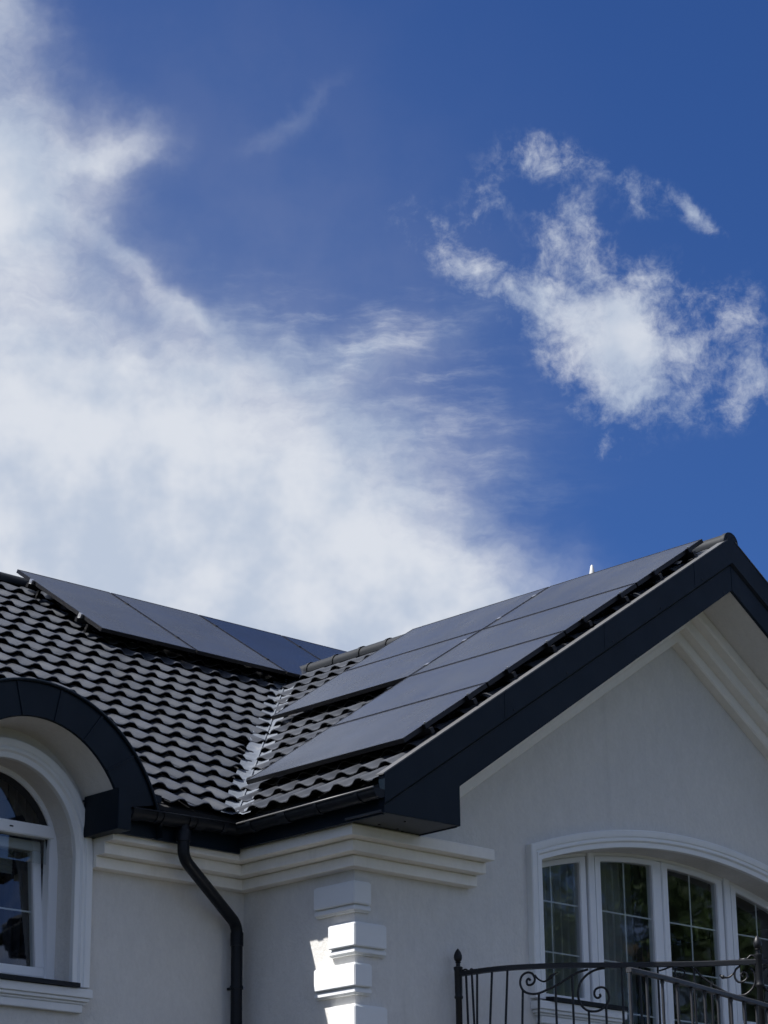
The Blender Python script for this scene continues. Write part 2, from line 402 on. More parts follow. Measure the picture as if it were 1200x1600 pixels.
# ------------------------------------------------------------------ stepped cornices
ST = .095
def band_y(x0, x1, yf, z0, z1, yb): return MB().box(x0, x1, yf, yb, z0, z1)
CZ = [(3.725, 3.811), (3.640, 3.724), (3.555, 3.639)]
corn = empty('cornice', (XS, YG, 3.55)); corn.parent = house; corn.matrix_parent_inverse = house.matrix_world.inverted()
for k, (z0, z1) in enumerate(CZ):
    e = 3 * ST - k * ST
    lip = .005
    prof = [(0, z0), (e - lip, z0), (e, z0 + lip), (e, z1 - .010), (e - .007, z1), (0, z1)]
    # runs: long wing (along x), side (along y), gable stub (along x); each a mitred sweep of the same profile
    path = [(10.67, YW), (XS, YW), (XS, YG), (13.30, YG)]
    outs = [Vector((0, -1)), Vector((-1, -1)), Vector((-1, -1)), Vector((0, -1))]
    rows = []
    for (px, py), od in zip(path, outs):
        rows.append([(px + od.x * max(o, -.0), py + od.y * o, z) for o, z in prof])
    b = MB(); b.strip(rows, True); nn = len(prof); b.f.append(tuple(range(nn))); b.f.append(tuple(range(3*nn, 4*nn)))
    b.build('cornice_band', TRIM, corn)
# raking cornice of the gable
ZS = 6.275                                   # soffit apex
for k, drop in enumerate((.105, .21, .32)):
    y0 = YG - (3 - k) * ST; top = ZS - (0 if k == 0 else (.105, .21)[k-1]) - .001
    bot = ZS - drop
    for sgn in (-1, 1):
        L = 3.3
        f = lambda s_, z: (XR + sgn * s_, z - T * s_)
        poly = [f(0, top), f(L, top), f(L, bot + .012), f(L - .002, bot), f(0, bot)]
        # front face chamfered at its lower edge
        b = MB(); lip = .012
        a0 = [(XR, y0, top), (XR + sgn*L, y0, top - T*L), (XR + sgn*L, y0, bot + lip - T*L), (XR, y0, bot + lip)]
        b.add(a0 + [(XR, y0 + lip, bot), (XR + sgn*L, y0 + lip, bot - T*L), (XR, YG + .01, bot), (XR + sgn*L, YG + .01, bot - T*L), (XR, YG + .01, top), (XR + sgn*L, YG + .01, top - T*L)],
              [(0,1,2,3), (3,2,5,4), (4,5,7,6), (8,9,1,0), (1,9,7,5,2), (0,3,4,6,8)])
        b.build('cornice_band', TRIM, corn)
# rake soffit
for sgn in (-1, 1):
    L = 3.28
    MB().add([(XR, YB + .03, ZS + .004), (XR + sgn*L, YB + .03, ZS + .004 - T*L), (XR + sgn*L, YG + .02, ZS + .004 - T*L), (XR, YG + .02, ZS + .004),
              (XR, YB + .03, ZS + .02), (XR + sgn*L, YB + .03, ZS + .02 - T*L), (XR + sgn*L, YG + .02, ZS + .02 - T*L), (XR, YG + .02, ZS + .02)],
             [(0,1,2,3), (7,6,5,4), (0,4,5,1), (1,5,6,2), (2,6,7,3), (3,7,4,0)]).build('soffit', STUCCO, house)

# ------------------------------------------------------------------ roofs (carcass; the tiles are laid on top)
def sheet(quads, th=.03):
    b = MB()
    for qd in quads: b.hexa([(x, y, z - th) for x, y, z in qd] + list(qd))
    return b
dz = .045
roofR = sheet([[(XE, YB + .035, ZE - dz), (XR, YB + .035, zridge - dz), (XR, 18.6, zridge - dz), (XE, 18.6, ZE - dz)]]).build('roof', UNDER, house)
tag(roofR, 'tiled slope of the gabled wing under the black panels')
MB().hexa([(XR, YB + .035, zridge - dz - .03), (2*XR - XE, YB + .035, ZE - dz - .03), (2*XR - XE, 19, ZE - dz - .03), (XR, 19, zridge - dz - .03),
           (XR, YB + .035, zridge - dz), (2*XR - XE, YB + .035, ZE - dz), (2*XR - XE, 19, ZE - dz), (XR, 19, zridge - dz)]).build('roof_slope', TILE, house)
def ql(x0, x1, y0, y1): return [(x0, y0, zL(y0) - dz), (x1, y0, zL(y0) - dz), (x1, y1, zL(y1) - dz), (x0, y1, zL(y1) - dz)]
roofL = sheet([ql(6.2, AX - RAO, YE, YR), ql(AX - RAO, AX + RAO - .03, YW + .35, YR), ql(AX + RAO - .03, 12.6, YE, YR), ql(12.6, 23.6, 14.8, YR)]).build('roof', UNDER, house)
tag(roofL, 'tiled slope of the long wing above the arched window')
MB().hexa([(6.2, YR, zridgeL - dz - .03), (23.6, YR, zridgeL - dz - .03), (23.6, 2*YR - YE, ZE - dz - .03), (6.2, 2*YR - YE, ZE - dz - .03),
           (6.2, YR, zridgeL - dz), (23.6, YR, zridgeL - dz), (23.6, 2*YR - YE, ZE - dz), (6.2, 2*YR - YE, ZE - dz)]).build('roof_slope', TILE, house)

# --- the roof tile: a wavy pan with a rounded front lip and a riser
TW, TL_, RIS = .23, .30, .044
def tile_mesh(name, var=0):
    prof = []
    ks = 10
    for i in range(ks + 1):
        uu_ = i / ks
        if uu_ < .36: h = .5 - .5 * math.cos(PI * uu_ / .36)
        elif uu_ < .46: h = 1.0
        elif uu_ < .80: h = .5 + .5 * math.cos(PI * (uu_ - .46) / .34)
        else: h = 0.
        prof.append((uu_ * TW, h * .037))
    rows = []
    for yy, zz in ((TL_ + .03, -.004), (TL_ * .5, RIS * .50), (.014, RIS * .99), (.003, RIS - .002), (0., RIS - .008), (.085, RIS - .024)):
        rows.append([(x, yy, z + zz) for x, z in prof])
    b = MB(); b.strip(rows)
    me = bpy.data.meshes.new(name); me.from_pydata(b.v, [], [f[::-1] for f in b.f]); me.shade_smooth(); me.set_sharp_from_angle(angle=math.radians(50))
    me.materials.append(TILE); return me, b
tile_me, tile_b = tile_mesh('roof_tile')
def frameL(x, t): # origin on the long slope
    return Matrix(((1, 0, 0, x), (0, ct, -st, YE + t*ct), (0, st, ct, ZE + t*st + ZO - .03), (0, 0, 0, 1)))
def frameR(y, t):  # local x runs towards -y so that the local y axis climbs the slope
    return Matrix(((0, ct, -st, XE + t*ct), (-1, 0, 0, y), (0, st, ct, ZE + t*st + ZO - .03), (0, 0, 0, 1)))
def px(p):
    d_ = Vector(p) - Vector((0, 0, ZO)); w = d_.dot(fw)
    return 600 + 3900 * d_.dot(rt) / w, 800 - 3900 * d_.dot(up) / w, w
cand = []
tmax = (YR - YE) / ct
for r in range(-0, int(tmax / TL_) + 1):
    t = r * TL_ - .03
    if t > tmax - .12: continue
    for cidx in range(-26, 44):
        x = 12.0 + cidx * TW
        xc = x + TW / 2; yc = YE + (t + .1) * ct; zc = zL(yc)
        lim = XE + (yc - YE) - .085                  # valley
        if xc > min(lim, XR + 8) or x < 6.3: continue
        if ((xc - AX) / (RAO - .02)) ** 2 + ((zc + .03 - RZO) / (RBO)) ** 2 < 1.0 and abs(xc - AX) < RAO: continue
        if r < 3 and abs(x + .02 - AX) < RAO + .02: continue
        cand.append(('L', frameL(x, t), (xc, yc, zc)))
tmaxR = (XR - XE) / ct
for r in range(0, int(tmaxR / TL_) + 1):
    t = r * TL_ - .03
    if t > tmaxR - .10: continue
    for cidx in range(0, 40):
        y = YB + .05 + TW + cidx * TW
        yc = y - TW / 2; xc = XE + (t + .1) * ct
        if yc > YE + (xc - XE) - .05: continue
        cand.append(('R', frameR(y, t), (xc, yc, zR(xc))))
L0, LN, LWD = 13.10, 4, 1.12                       # panel array on the long wing
def hidden(side, c):
    if side == 'L': return c[0] > L0 + .1 and 17.75 < c[1] < 18.95
    x, y, z = c
    if 12.35 < x < 15.7 and y < 14.2: return True
    return 14.15 < x < 15.7 and 14.2 < y < 15.95
vis = []
rest = []
for s_, mtx, c in cand:
    X_, Y_, w = px((c[0], c[1], c[2] + ZO))
    if -30 < X_ < 1230 and 0 < Y_ < 1620 and not hidden(s_, c): vis.append((w, s_, mtx))
    else: rest.append((s_, mtx))
vis.sort(key=lambda q: q[0])
for w, s_, mtx in vis[:300]:
    jig = Matrix.Translation((random.uniform(-.002, .002), random.uniform(-.004, .004), random.uniform(-.002, .0025))) @ Matrix.Rotation(random.uniform(-.012, .012), 4, 'Z')
    inst('roof_tile', tile_me, roofL if s_ == 'L' else roofR, mtx @ jig)
rest += [(s_, m_) for w, s_, m_ in vis[300:]]
for s_, par in (('L', roofL), ('R', roofR)):
    b = MB()
    for q, mtx in rest:
        if q == s_:
            jig = Matrix.Translation((random.uniform(-.002, .002), random.uniform(-.004, .004), random.uniform(-.002, .0025)))
            mm = Matrix.Translation((0, 0, -ZO)) @ mtx @ jig
            b.add([mm @ Vector(v_) for v_ in tile_b.v], [f[::-1] for f in tile_b.f])
    o = b.build('roof_tiles', TILE, par, smooth=True, auto=50, fixn=False); tag(o, kind='stuff')
print('tiles', len(vis), len(rest))

# --- valley flashing: two wings with a welted middle
vl = 5.3
def vpt(k, side, off, h):
    # k metres along x from the eave corner; side -1 = on long slope, +1 = on gable slope
    x, y = XE - .06 + k, YE - .06 + k
    if side < 0: x -= off; z = zL(y)
    elif side > 0: y -= off; z = zR(x)
    else: z = zR(x)
    return (x, y, z + h)
for side, wd in ((-1, .15), (1, .14)):
    rows = []
    N_ = 60
    for i in range(N_ + 1):
        k = i * 4.15 / N_
        pl = .012 * (i % 2)
        rows.append([vpt(k, 0, 0, .030), vpt(k, side, wd * .4, .010 + pl), vpt(k, side, wd + .02 * random.random(), .012 + .012 * random.random())])
    MB().strip(rows).build('valley_flashing', VALM, house, smooth=True, auto=60)
MB().tube([vpt(i * .2, 0, 0, .034) for i in range(21)], .010, 6).build('valley_seam', VALM, house)

# --- ridge tiles
def ridge_tile(cx, cy, cz, along, L, r=.088, taper=.007):
    b = MB(); rows = []
    k = 12
    for s_, rr in ((0, r + taper), (.035, r + taper), (.036, r), (L, r - .004)):
        ring = []
        for j in range(k + 1):
            an = -.25 + (PI + .5) * j / k
            if along == 'y': ring.append((cx + rr * math.cos(an), cy + s_, cz + rr * math.sin(an)))
            else: ring.append((cx + s_, cy + rr * math.cos(an), cz + rr * math.sin(an)))
        rows.append(ring)
    b.strip(rows); return b
y = YB - .015
while y < 17.95:
    ridge_tile(XR, y, zridge - .015, 'y', .40).build('ridge_tile', RIDGE, roofR, smooth=True, auto=40); y += .375
MB().prism_y([(XR + 0.094 * math.cos(a_ * PI / 12 - .0), zridge - .015 + 0.094 * math.sin(a_ * PI / 12)) for a_ in range(13)], YB - .02, YB - .012).build('ridge_end_cap', NAVY, house)
x = 9.2
while x < 20.5:
    ridge_tile(x, YR, zridgeL - .015, 'x', .40).build('ridge_tile', RIDGE, roofL, smooth=True, auto=40); x += .375
# white tip of a lightning rod support poking up behind the ridge
rod = MB().lathe([(.0, -.25), (.034, -.25), (.034, -.03), (.028, .03), (.012, .11), (.0, .125)], (XR + .10, 14.03, zridge + .10), 10).build('rod_holder', mat('white_plastic', (.5, .5, .49), .5), smooth=True)
tag(rod, 'small white pointed cap poking up behind the gable ridge', 'cap')

# ------------------------------------------------------------------ bargeboards of the gable
def barge(sgn):
    f = lambda x: XR + sgn * (x - XR) * -1 if sgn > 0 else x
    mp = (lambda x: x) if sgn < 0 else (lambda x: 2*XR - x)
    lowt = lambda x: 6.269 - .661 * (XR - x)
    mid = lambda x: 6.49 - .654 * (XR - x)
    topz = lambda x: 4.075 + .6555 * (x - XE)
    lo = [(XE + .012, 3.803), (12.533, 3.811), (12.533, lowt(12.533)), (XR, 6.269), (XR, mid(XR)), (XE + .012, mid(XE + .012))]
    hi = [(XE, mid(XE)), (XR, mid(XR)), (XR, topz(XR)), (XE, topz(XE))]
    b = MB().prism_y([(mp(x), z) for x, z in lo], YB, YB + .03)
    o = b.build('bargeboard', NAVY, house, bevel=.003)
    b = MB(); e = .022; ch = .02
    A0 = [(mp(x), YB - e, z) for x, z in ((XE, mid(XE) + ch), (XR, mid(XR) + ch), (XR, topz(XR)), (XE, topz(XE)))]
    A1 = [(mp(x), YB - .001, z) for x, z in ((XE, mid(XE)), (XR, mid(XR)))]
    A2 = [(mp(x), YB + .04, z) for x, z in ((XR, topz(XR)), (XE, topz(XE)), (XE, mid(XE)), (XR, mid(XR)))]
    b.add(A0 + A1 + A2, [(0,1,2,3), (4,5,1,0), (3,2,6,7), (0,3,7,8,4), (4,8,9,5), (6,9,8,7)])
    o2 = b.build('barge_flashing', NAVY, house)
    # cap along the top, catching the light
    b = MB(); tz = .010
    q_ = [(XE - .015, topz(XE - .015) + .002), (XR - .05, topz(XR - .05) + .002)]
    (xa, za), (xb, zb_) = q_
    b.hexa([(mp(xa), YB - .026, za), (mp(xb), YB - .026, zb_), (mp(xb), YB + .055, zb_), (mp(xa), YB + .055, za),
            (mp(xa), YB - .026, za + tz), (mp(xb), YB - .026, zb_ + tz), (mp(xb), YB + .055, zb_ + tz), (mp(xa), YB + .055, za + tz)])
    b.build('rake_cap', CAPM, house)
    # box at the eave foot
    if sgn < 0:
        b = MB().box(XE + .014, 12.52, YB + .031, YG - 3*ST - .002, 3.813, 3.83); b.build('soffit', SOFF, house)
        MB().box(12.518, 12.530, YB + .0305, YG - .01, 3.806, 4.14).build('box_end', NAVY, house)
        for sx, sy in ((12.12, 12.55), (12.05, 12.74), (12.25, 12.76)):
            MB().lathe([(.0, 0), (.008, 0), (.008, .006), (0, .006)], (sx, sy, 3.806), 8).build('screw', IRON, house)
    # joints and screws on the board
    for k_ in range(3):
        xx = 13.0 + k_ * 1.15
        MB().hexa([(mp(xx), YB - e - .002, mid(xx) + .03), (mp(xx + .035), YB - e - .002, mid(xx + .035) + .03), (mp(xx + .035), YB - e + .001, mid(xx + .035) + .03), (mp(xx), YB - e + .001, mid(xx) + .03),
                   (mp(xx), YB - e - .002, topz(xx) - .003), (mp(xx + .035), YB - e - .002, topz(xx + .035) - .003), (mp(xx + .035), YB - e + .001, topz(xx + .035) - .003), (mp(xx), YB - e + .001, topz(xx) - .003)]).build('joint_cover', NAVY, house)
        for xx2, zz, yy2 in ((xx + .1, mid(xx + .1) + .05, YB - e), (xx + .7, mid(xx + .7) + .05, YB - e), (xx + .4, lowt(xx + .4) + .03, YB)):
            if xx2 < XR - .1: MB().tube([(mp(xx2), yy2 - .004, zz), (mp(xx2), yy2 + .004, zz)], .007, 8).build('screw', IRON, house)
    return o
barge(-1); barge(1)

# ------------------------------------------------------------------ eaves: fascias, soffits, gutters, downpipe
# long wing eave box (ends beside the arch), side eave box
FY, FX = 13.995, 11.795
MB().box(10.70, FX + .02, FY, FY + .025, 3.765, 4.04).build('fascia', NAVY, house)
MB().box(10.58, 10.70, 13.872, YW - .05, 3.765, 4.06).build('box_end', NAVY, house, bevel=.004)
MB().box(10.70, XS - .30, FY + .026, YW - 3*ST - .002, 3.812, 3.83).build('soffit', SOFF, house)
MB().box(10.70, XE + .3, FY + .026, YW - .005, 4.02, 4.045).build('eave_board', NAVY, house)
MB().box(FX, FX + .025, YB + .045, FY + .02, 3.80, 4.03).build('fascia', NAVY, house)
MB().box(FX + .026, XS, YB + .045, YE + .3, 4.0, 4.012).build('eave_board', NAVY, house)
def gutter_prof(r, th=.006, k=10):
    o_ = [(r * math.cos(PI + PI * j / k), r * math.sin(PI + PI * j / k)) for j in range(k + 1)]
    i_ = [((r - th) * math.cos(PI + PI * j / k), (r - th) * math.sin(PI + PI * j / k)) for j in range(k + 1)][::-1]
    return o_ + i_
GR = .065; gcx = FX - .005 - GR; gcy = FY - .005 - GR
GZL, GZC, GZR = 3.925, 3.942, 3.960        # the channel falls a little away from the verge
pr = gutter_prof(GR)
gut = empty('gutter', (gcx, gcy, GZC)); gut.parent = house; gut.matrix_parent_inverse = house.matrix_world.inverted()
rowsA = [[(gcx + o_, YB - .015, GZR + z) for o_, z in pr], [(gcx + o_, gcy + o_, GZC + z) for o_, z in pr], [(10.71, gcy + o_, GZL + z) for o_, z in pr]]
b = MB().strip(rowsA, True); k_ = len(pr); b.f.append(tuple(range(k_))); b.f.append(tuple(range(2*k_, 3*k_)))
b.build('gutter_channel', GUT, gut, smooth=True, auto=50)
MB().prism_y([(gcx + GR * math.cos(PI + PI * j / 10), GZR + GR * math.sin(PI + PI * j / 10)) for j in range(11)], YB - .02, YB - .0155).build('end_cap', GUT, gut)
MB().tube([(gcx - GR, YB - .015, GZR + .004), (gcx - GR, gcy - GR, GZC + .004)], .008, 8).build('bead', CAPM, gut, smooth=True)  # lighter than the other bead: the sunlit lip is put into its colour
MB().tube([(gcx - GR, gcy - GR - .001, GZC + .004), (10.71, gcy - GR, GZL + .004)], .008, 8).build('bead', GUT, gut, smooth=True)
def collar(f0, f1, r=GR + .007):
    pp = [(r * math.cos(PI + PI * j / 10), r * math.sin(PI + PI * j / 10)) for j in range(11)]
    pp2 = [((r - .006) * math.cos(PI + PI * j / 10), (r - .006) * math.sin(PI + PI * j / 10)) for j in range(11)][::-1]
    return MB().prism(pp + pp2, f0, f1)
gzx = lambda x_: GZL + (GZC - GZL) * (x_ - 10.71) / (gcx - 10.71)
gzy = lambda y_: GZR + (GZC - GZR) * (y_ - YB) / (gcy - YB)
for x_, w_ in ((10.712, .09), (10.93, .03), (10.99, .17), (11.23, .03), (11.30, .09), (11.55, .04)):
    collar(lambda p_: (x_, gcy + p_[0], gzx(x_) + p_[1]), lambda p_: (x_ + w_, gcy + p_[0], gzx(x_ + w_) + p_[1])).build('gutter_bracket', GUT, gut, smooth=True, auto=50)
for y_, w_ in ((12.55, .03), (12.98, .03), (13.32, .09), (13.70, .05)):
    collar(lambda p_: (gcx + p_[0], y_, gzy(y_) + p_[1]), lambda p_: (gcx + p_[0], y_ + w_, gzy(y_ + w_) + p_[1])).build('gutter_bracket', GUT, gut, smooth=True, auto=50)
xl1 = 2*AX - 10.70
MB().box(6.3, xl1, FY, FY + .025, 3.765, 4.04).build('fascia', NAVY, house)
MB().box(xl1, xl1 + .12, 13.872, YW - .05, 3.765, 4.06).build('box_end', NAVY, house, bevel=.004)
MB().box(6.5, xl1, FY + .026, YW - .005, 4.02, 4.045).build('eave_board', NAVY, house)
b = MB().strip([[(x_, gcy + o_, GZL + z) for o_, z in pr] for x_ in (6.3, xl1 - .01)], True); b.f.append(tuple(range(k_))); b.f.append(tuple(range(k_, 2*k_)))
b.build('gutter_channel', GUT, gut, smooth=True, auto=50)
for k, (z0, z1) in enumerate(CZ):
    MB().box(6.5, 2*AX - 10.67, YW - (3 - k) * ST, YW + .002, z0, z1).build('cornice_band', TRIM, corn, bevel=.008)
# downpipe: outlet under the gutter, swan-neck to the wall corner
dp = empty('downpipe', (12.0, 14.2, GZ)); dp.parent = house; dp.matrix_parent_inverse = house.matrix_world.inverted()
def smooth_path(pts, rad=.12, k=6):
    out = [Vector(pts[0])]
    for i in range(1, len(pts) - 1):
        p0, p1, p2 = (Vector(pts[j]) for j in (i-1, i, i+1))
        a_ = p1 + (p0 - p1).normalized() * rad; c_ = p1 + (p2 - p1).normalized() * rad
        for j in range(k + 1):
            s_ = j / k; out.append((a_ * (1-s_) + p1 * s_) * (1-s_) + (p1 * (1-s_) + c_ * s_) * s_)
    out.append(Vector(pts[-1])); return out
MB().tube(smooth_path([(11.22, gcy, GZL - .04), (11.22, gcy, 3.645), (11.985, 14.225, 3.285), (11.985, 14.225, GZ)], .08), .044, 16).build('pipe', GUT, dp, smooth=True, auto=60)
MB().lathe([(.044, 0), (.054, .0), (.054, .07), (.046, .085)], (11.22, gcy, 3.765), 16).build('pipe_socket', GUT, dp, smooth=True, auto=40)
MB().lathe([(.044, 0), (.049, .0), (.049, .10), (.044, .10)], (11.985, 14.225, 3.13), 16).build('pipe_socket', GUT, dp, smooth=True, auto=40)
for zz in (2.81, 1.2):
    MB().lathe([(.044, 0), (.050, .0), (.050, .026), (.044, .026)], (11.985, 14.225, zz), 16).build('pipe_clip', GUT, dp, smooth=True, auto=40)
    MB().box(12.034, 12.06, 14.215, 14.235, zz + .002, zz + .024).build('clip_bolt', ALU, dp)
    MB().box(11.975, 11.995, 14.27, YW + .002, zz + .004, zz + .022).build('clip_bolt', GUT, dp)

# ------------------------------------------------------------------ arched dormer over the left window
arch = empty('arched_canopy', (AX, YE, AZ)); arch.parent = house; arch.matrix_parent_inverse = house.matrix_world.inverted()
def epts(a_, b_, cz, t0, t1, k): return [(AX + a_ * math.cos(t0 + (t1 - t0) * i / k), cz + b_ * math.sin(t0 + (t1 - t0) * i / k)) for i in range(k + 1)]
YA = YE - .02
t0 = math.radians(20); segs = 7
# front fascia: one metal panel per seam, each a separate piece
for i in range(segs):
    a0 = t0 + (PI - 2*t0) * i / segs + .004; a1 = t0 + (PI - 2*t0) * (i + 1) / segs - .004
    inn = epts(RAI, RBI, RZI, a0, a1, 6); out = epts(RAO, RBO, RZO, a0, a1, 6)
    MB().prism_y(inn + out[::-1], YA, YA + .025).build('fascia_panel', NAVY, arch, bevel=.002)
    se = [epts(RAI, RBI, RZI, a1, a1 + .016, 1), epts(RAO, RBO, RZO, a1, a1 + .016, 1)]
    MB().prism_y([se[0][0], se[0][1], se[1][1], se[1][0]], YA - .008, YA + .02).build('standing_seam', NAVY, arch)
# barrel running back into the slope and the rendered underside
rowsB = [[(x_, y_, z_) for x_, z_ in epts(RAO + .012, RBO + .012, RZO, math.radians(8), PI - math.radians(8), 48)] for y_ in (YA - .015, 16.6)]
MB().strip(rowsB).build('barrel_roof', NAVY, arch, smooth=True)
MB().tube([(x_, YA - .012, z_) for x_, z_ in epts(RAO + .008, RBO + .008, RZO, math.radians(12), PI - math.radians(12), 48)], .012, 6).build('drip_edge', NAVY, arch, smooth=True)
MB().strip([[(x_, y_, z_) for x_, z_ in epts(RAI - .004, RBI - .004, RZI, math.radians(14), PI - math.radians(14), 48)] for y_ in (YA + .02, YW + .005)]).build('soffit', STUCCO, arch, smooth=True)
# solid cheek below the arch foot, closing it against the eave box
MB().prism_y([(10.585, 4.035), (10.66, 4.02), (11.02, 4.02), (11.02, 4.075), (10.68, 4.10)], YA + .001, YW - .02).build('arch_foot', NAVY, arch)

# ------------------------------------------------------------------ mouldings round the windows
def sweep(path, normals, prof, y):
    """prof: (outward offset, projection)"""
    rows = [[(p_[0] + nn_[0] * o_, y - pj, p_[1] + nn_[1] * o_) for o_, pj in prof] for p_, nn_ in zip(path, normals)]
    b_ = MB().strip(rows, True); k = len(prof); b_.f.append(tuple(range(k))); b_.f.append(tuple(range((len(rows)-1)*k, len(rows)*k))); return b_
TP = [(0, 0), (0, .035), (.004, .04), (.040, .04), (.046, .050), (.052, .058), (.066, .058), (.072, .050), (.080, .050), (.086, .060), (.100, .064), (.132, .064), (.140, .056), (.140, 0)]
left_win = empty('window', (AX, YW, 2.7)); left_win.parent = house; left_win.matrix_parent_inverse = house.matrix_world.inverted()
tag(left_win, 'arched window with its lower sash tilted open')
right_win = empty('window', (XR, YG, 1.93)); right_win.parent = house; right_win.matrix_parent_inverse = house.matrix_world.inverted()
tag(right_win, 'wide segmental-arched window with balcony doors')
path, nor = [], []
for z_ in (2.70, 3.1, AZ): path.append((AX + A_IN, z_)); nor.append((1, 0))
for i in range(1, 48):
    an = PI * i / 48; path.append((AX + A_IN * math.cos(an), AZ + B_IN * math.sin(an)))
    nv = Vector((math.cos(an) / A_IN, math.sin(an) / B_IN)).normalized(); nor.append((nv.x, nv.y))
for z_ in (AZ, 3.1, 2.70): path.append((AX - A_IN, z_)); nor.append((-1, 0))
sweep(path, nor, TP, YW).build('moulding', WHITE, left_win, smooth=True, auto=25)
path, nor = [(WX0, 2.80)], [(-1, 0)]
za = oz(4.155)
# mitred corner
path.append((WX0, za(WX0))); tn = Vector((1, (XR - WX0) / R5)).normalized(); n1 = Vector((-tn.y, tn.x)); n0 = Vector((-1, 0)); mt = (n0 + n1) / (1 + n0.dot(n1)); nor.append((mt.x, mt.y))
for i in range(1, 40):
    x_ = WX0 + (WX1 - WX0) * i / 40; path.append((x_, za(x_))); tn = Vector((1, (XR - x_) / R5)).normalized(); nor.append((-tn.y, tn.x))
path.append((WX1, za(WX1))); nor.append((-mt.x, mt.y)); path.append((WX1, 2.80)); nor.append((1, 0))
sweep(path, nor, TP, YG).build('moulding', WHITE, right_win, smooth=True, auto=25)
# sills: dark metal drip over a stepped plaster shelf
def sill(win, x0, x1, yw, z, yfront, xe0, xe1):
    MB().add([(x0, yw + .12, z + .035), (x1, yw + .12, z + .035), (x1, yfront, z + .010), (x0, yfront, z + .010),
              (x0, yw + .12, z + .005), (x1, yw + .12, z + .005), (x1, yfront, z - .022), (x0, yfront, z - .022)],
             [(0,1,2,3), (7,6,5,4), (3,2,6,7), (0,3,7,4), (2,1,5,6), (1,0,4,5)]).build('metal_sill', GUT, win)
    for dz0, dz1, pj, ins in ((-.085, -.024, .10, 0), (-.110, -.086, .085, .018), (-.128, -.111, .065, .035), (-.185, -.129, .055, .055)):
        MB().box(xe0 + ins, xe1 - ins, yw - pj, yw + .002, z + dz0, z + dz1).build('plaster_sill', WHITE, win, bevel=.004)
sill(left_win, AX - A_IN - .02, AX + A_IN + .01, YW, 2.705, YW - .125, AX - .75, AX + .75)
sill(right_win, WX0 - .01, 14.93, YG, 2.80, YG - .12, WX0 - .14, 14.94)
sill(right_win, 2*XR - 14.93, WX1 + .01, YG, 2.80, YG - .12, 2*XR - 14.94, WX1 + .14)

# ------------------------------------------------------------------ window joinery
def frame_prism(outer, inner, y0, y1):
    """ring between two equally long closed outlines"""
    k = len(outer); b_ = MB()
    b_.v = [(x_, y0, z_) for x_, z_ in outer] + [(x_, y0, z_) for x_, z_ in inner] + [(x_, y1, z_) for x_, z_ in outer] + [(x_, y1, z_) for x_, z_ in inner]
    for i in range(k):
        j = (i + 1) % k
        b_.f += [(i, j, k + j, k + i), (2*k + i, 3*k + i, 3*k + j, 2*k + j), (i, 2*k + i, 2*k + j, j), (k + i, k + j, 3*k + j, 3*k + i)]
    return b_
def arc_outline(x0, x1, z0, zt, k=16): return [(x0, z0), (x1, z0)] + [(x1 + (x0 - x1) * i / k, zt(x1 + (x0 - x1) * i / k)) for i in range(k + 1)]
YF = YG + .235
def sash(win, x0, x1, z0, zt, y0, label=None, gz=(3.64, 3.24, 2.84, 2.44), fwid=.075, ftop=.045):
    o_ = arc_outline(x0, x1, z0, zt); i_ = arc_outline(x0 + fwid, x1 - fwid, z0 + fwid, lambda x_: zt(x_) - ftop)
    frame_prism(o_, i_, y0, y0 + .07).build('sash_frame', PVC, win, bevel=.006)
    gl = arc_outline(x0 + fwid - .01, x1 - fwid + .01, z0 + fwid - .01, lambda x_: zt(x_) - ftop + .01)
    MB().add([(x_, y0 + .03, z_) for x_, z_ in gl], [tuple(range(len(gl)))]).build('pane', GLASS, win)
    xm = (x0 + x1) / 2
    MB().box(xm - .006, xm + .006, y0 + .036, y0 + .042, z0 + fwid, zt(xm) - ftop).build('glazing_bar', PVC, win)
    for zz in gz:
        if zz > z0 + fwid + .1: MB().box(x0 + fwid, x1 - fwid, y0 + .0365, y0 + .0415, zz - .006, zz + .006).build('glazing_bar', PVC, win)
sash(right_win, 14.13, 14.895, 2.83, oz(4.130), YF)
sash(right_win, 15.00, 15.785, 1.96, oz(4.130), YF)
sash(right_win, 15.835, 16.62, 1.96, oz(4.130), YF)
sash(right_win, 16.725, 17.49, 2.83, oz(4.130), YF)
for x0, x1 in ((14.91, 14.987), (16.633, 16.71)):
    MB().prism_y([(x0, 1.93), (x1, 1.93), (x1, 4.12), (x0, 4.11)], YF - .012, YF + .08).build('mullion', PVC, right_win, bevel=.005)
MB().prism_y([(15.787, 1.96), (15.833, 1.96), (15.833, 4.128), (15.787, 4.128)], YF + .012, YF + .08).build('mullion', PVC, right_win)
frame_prism(arc_outline(WX0 - .02, WX1 + .02, 1.90, oz(4.175)), arc_outline(WX0 + .042, WX1 - .042, 1.955, oz(4.133)), YF + .008, YF + .085).build('frame', PVC, right_win)
for hx, hz in ((15.76, 2.95), (15.76, 2.2)): MB().box(hx, hx + .03, YF - .03, YF, hz, hz + .12).build('hinge', PVC, right_win, bevel=.004)

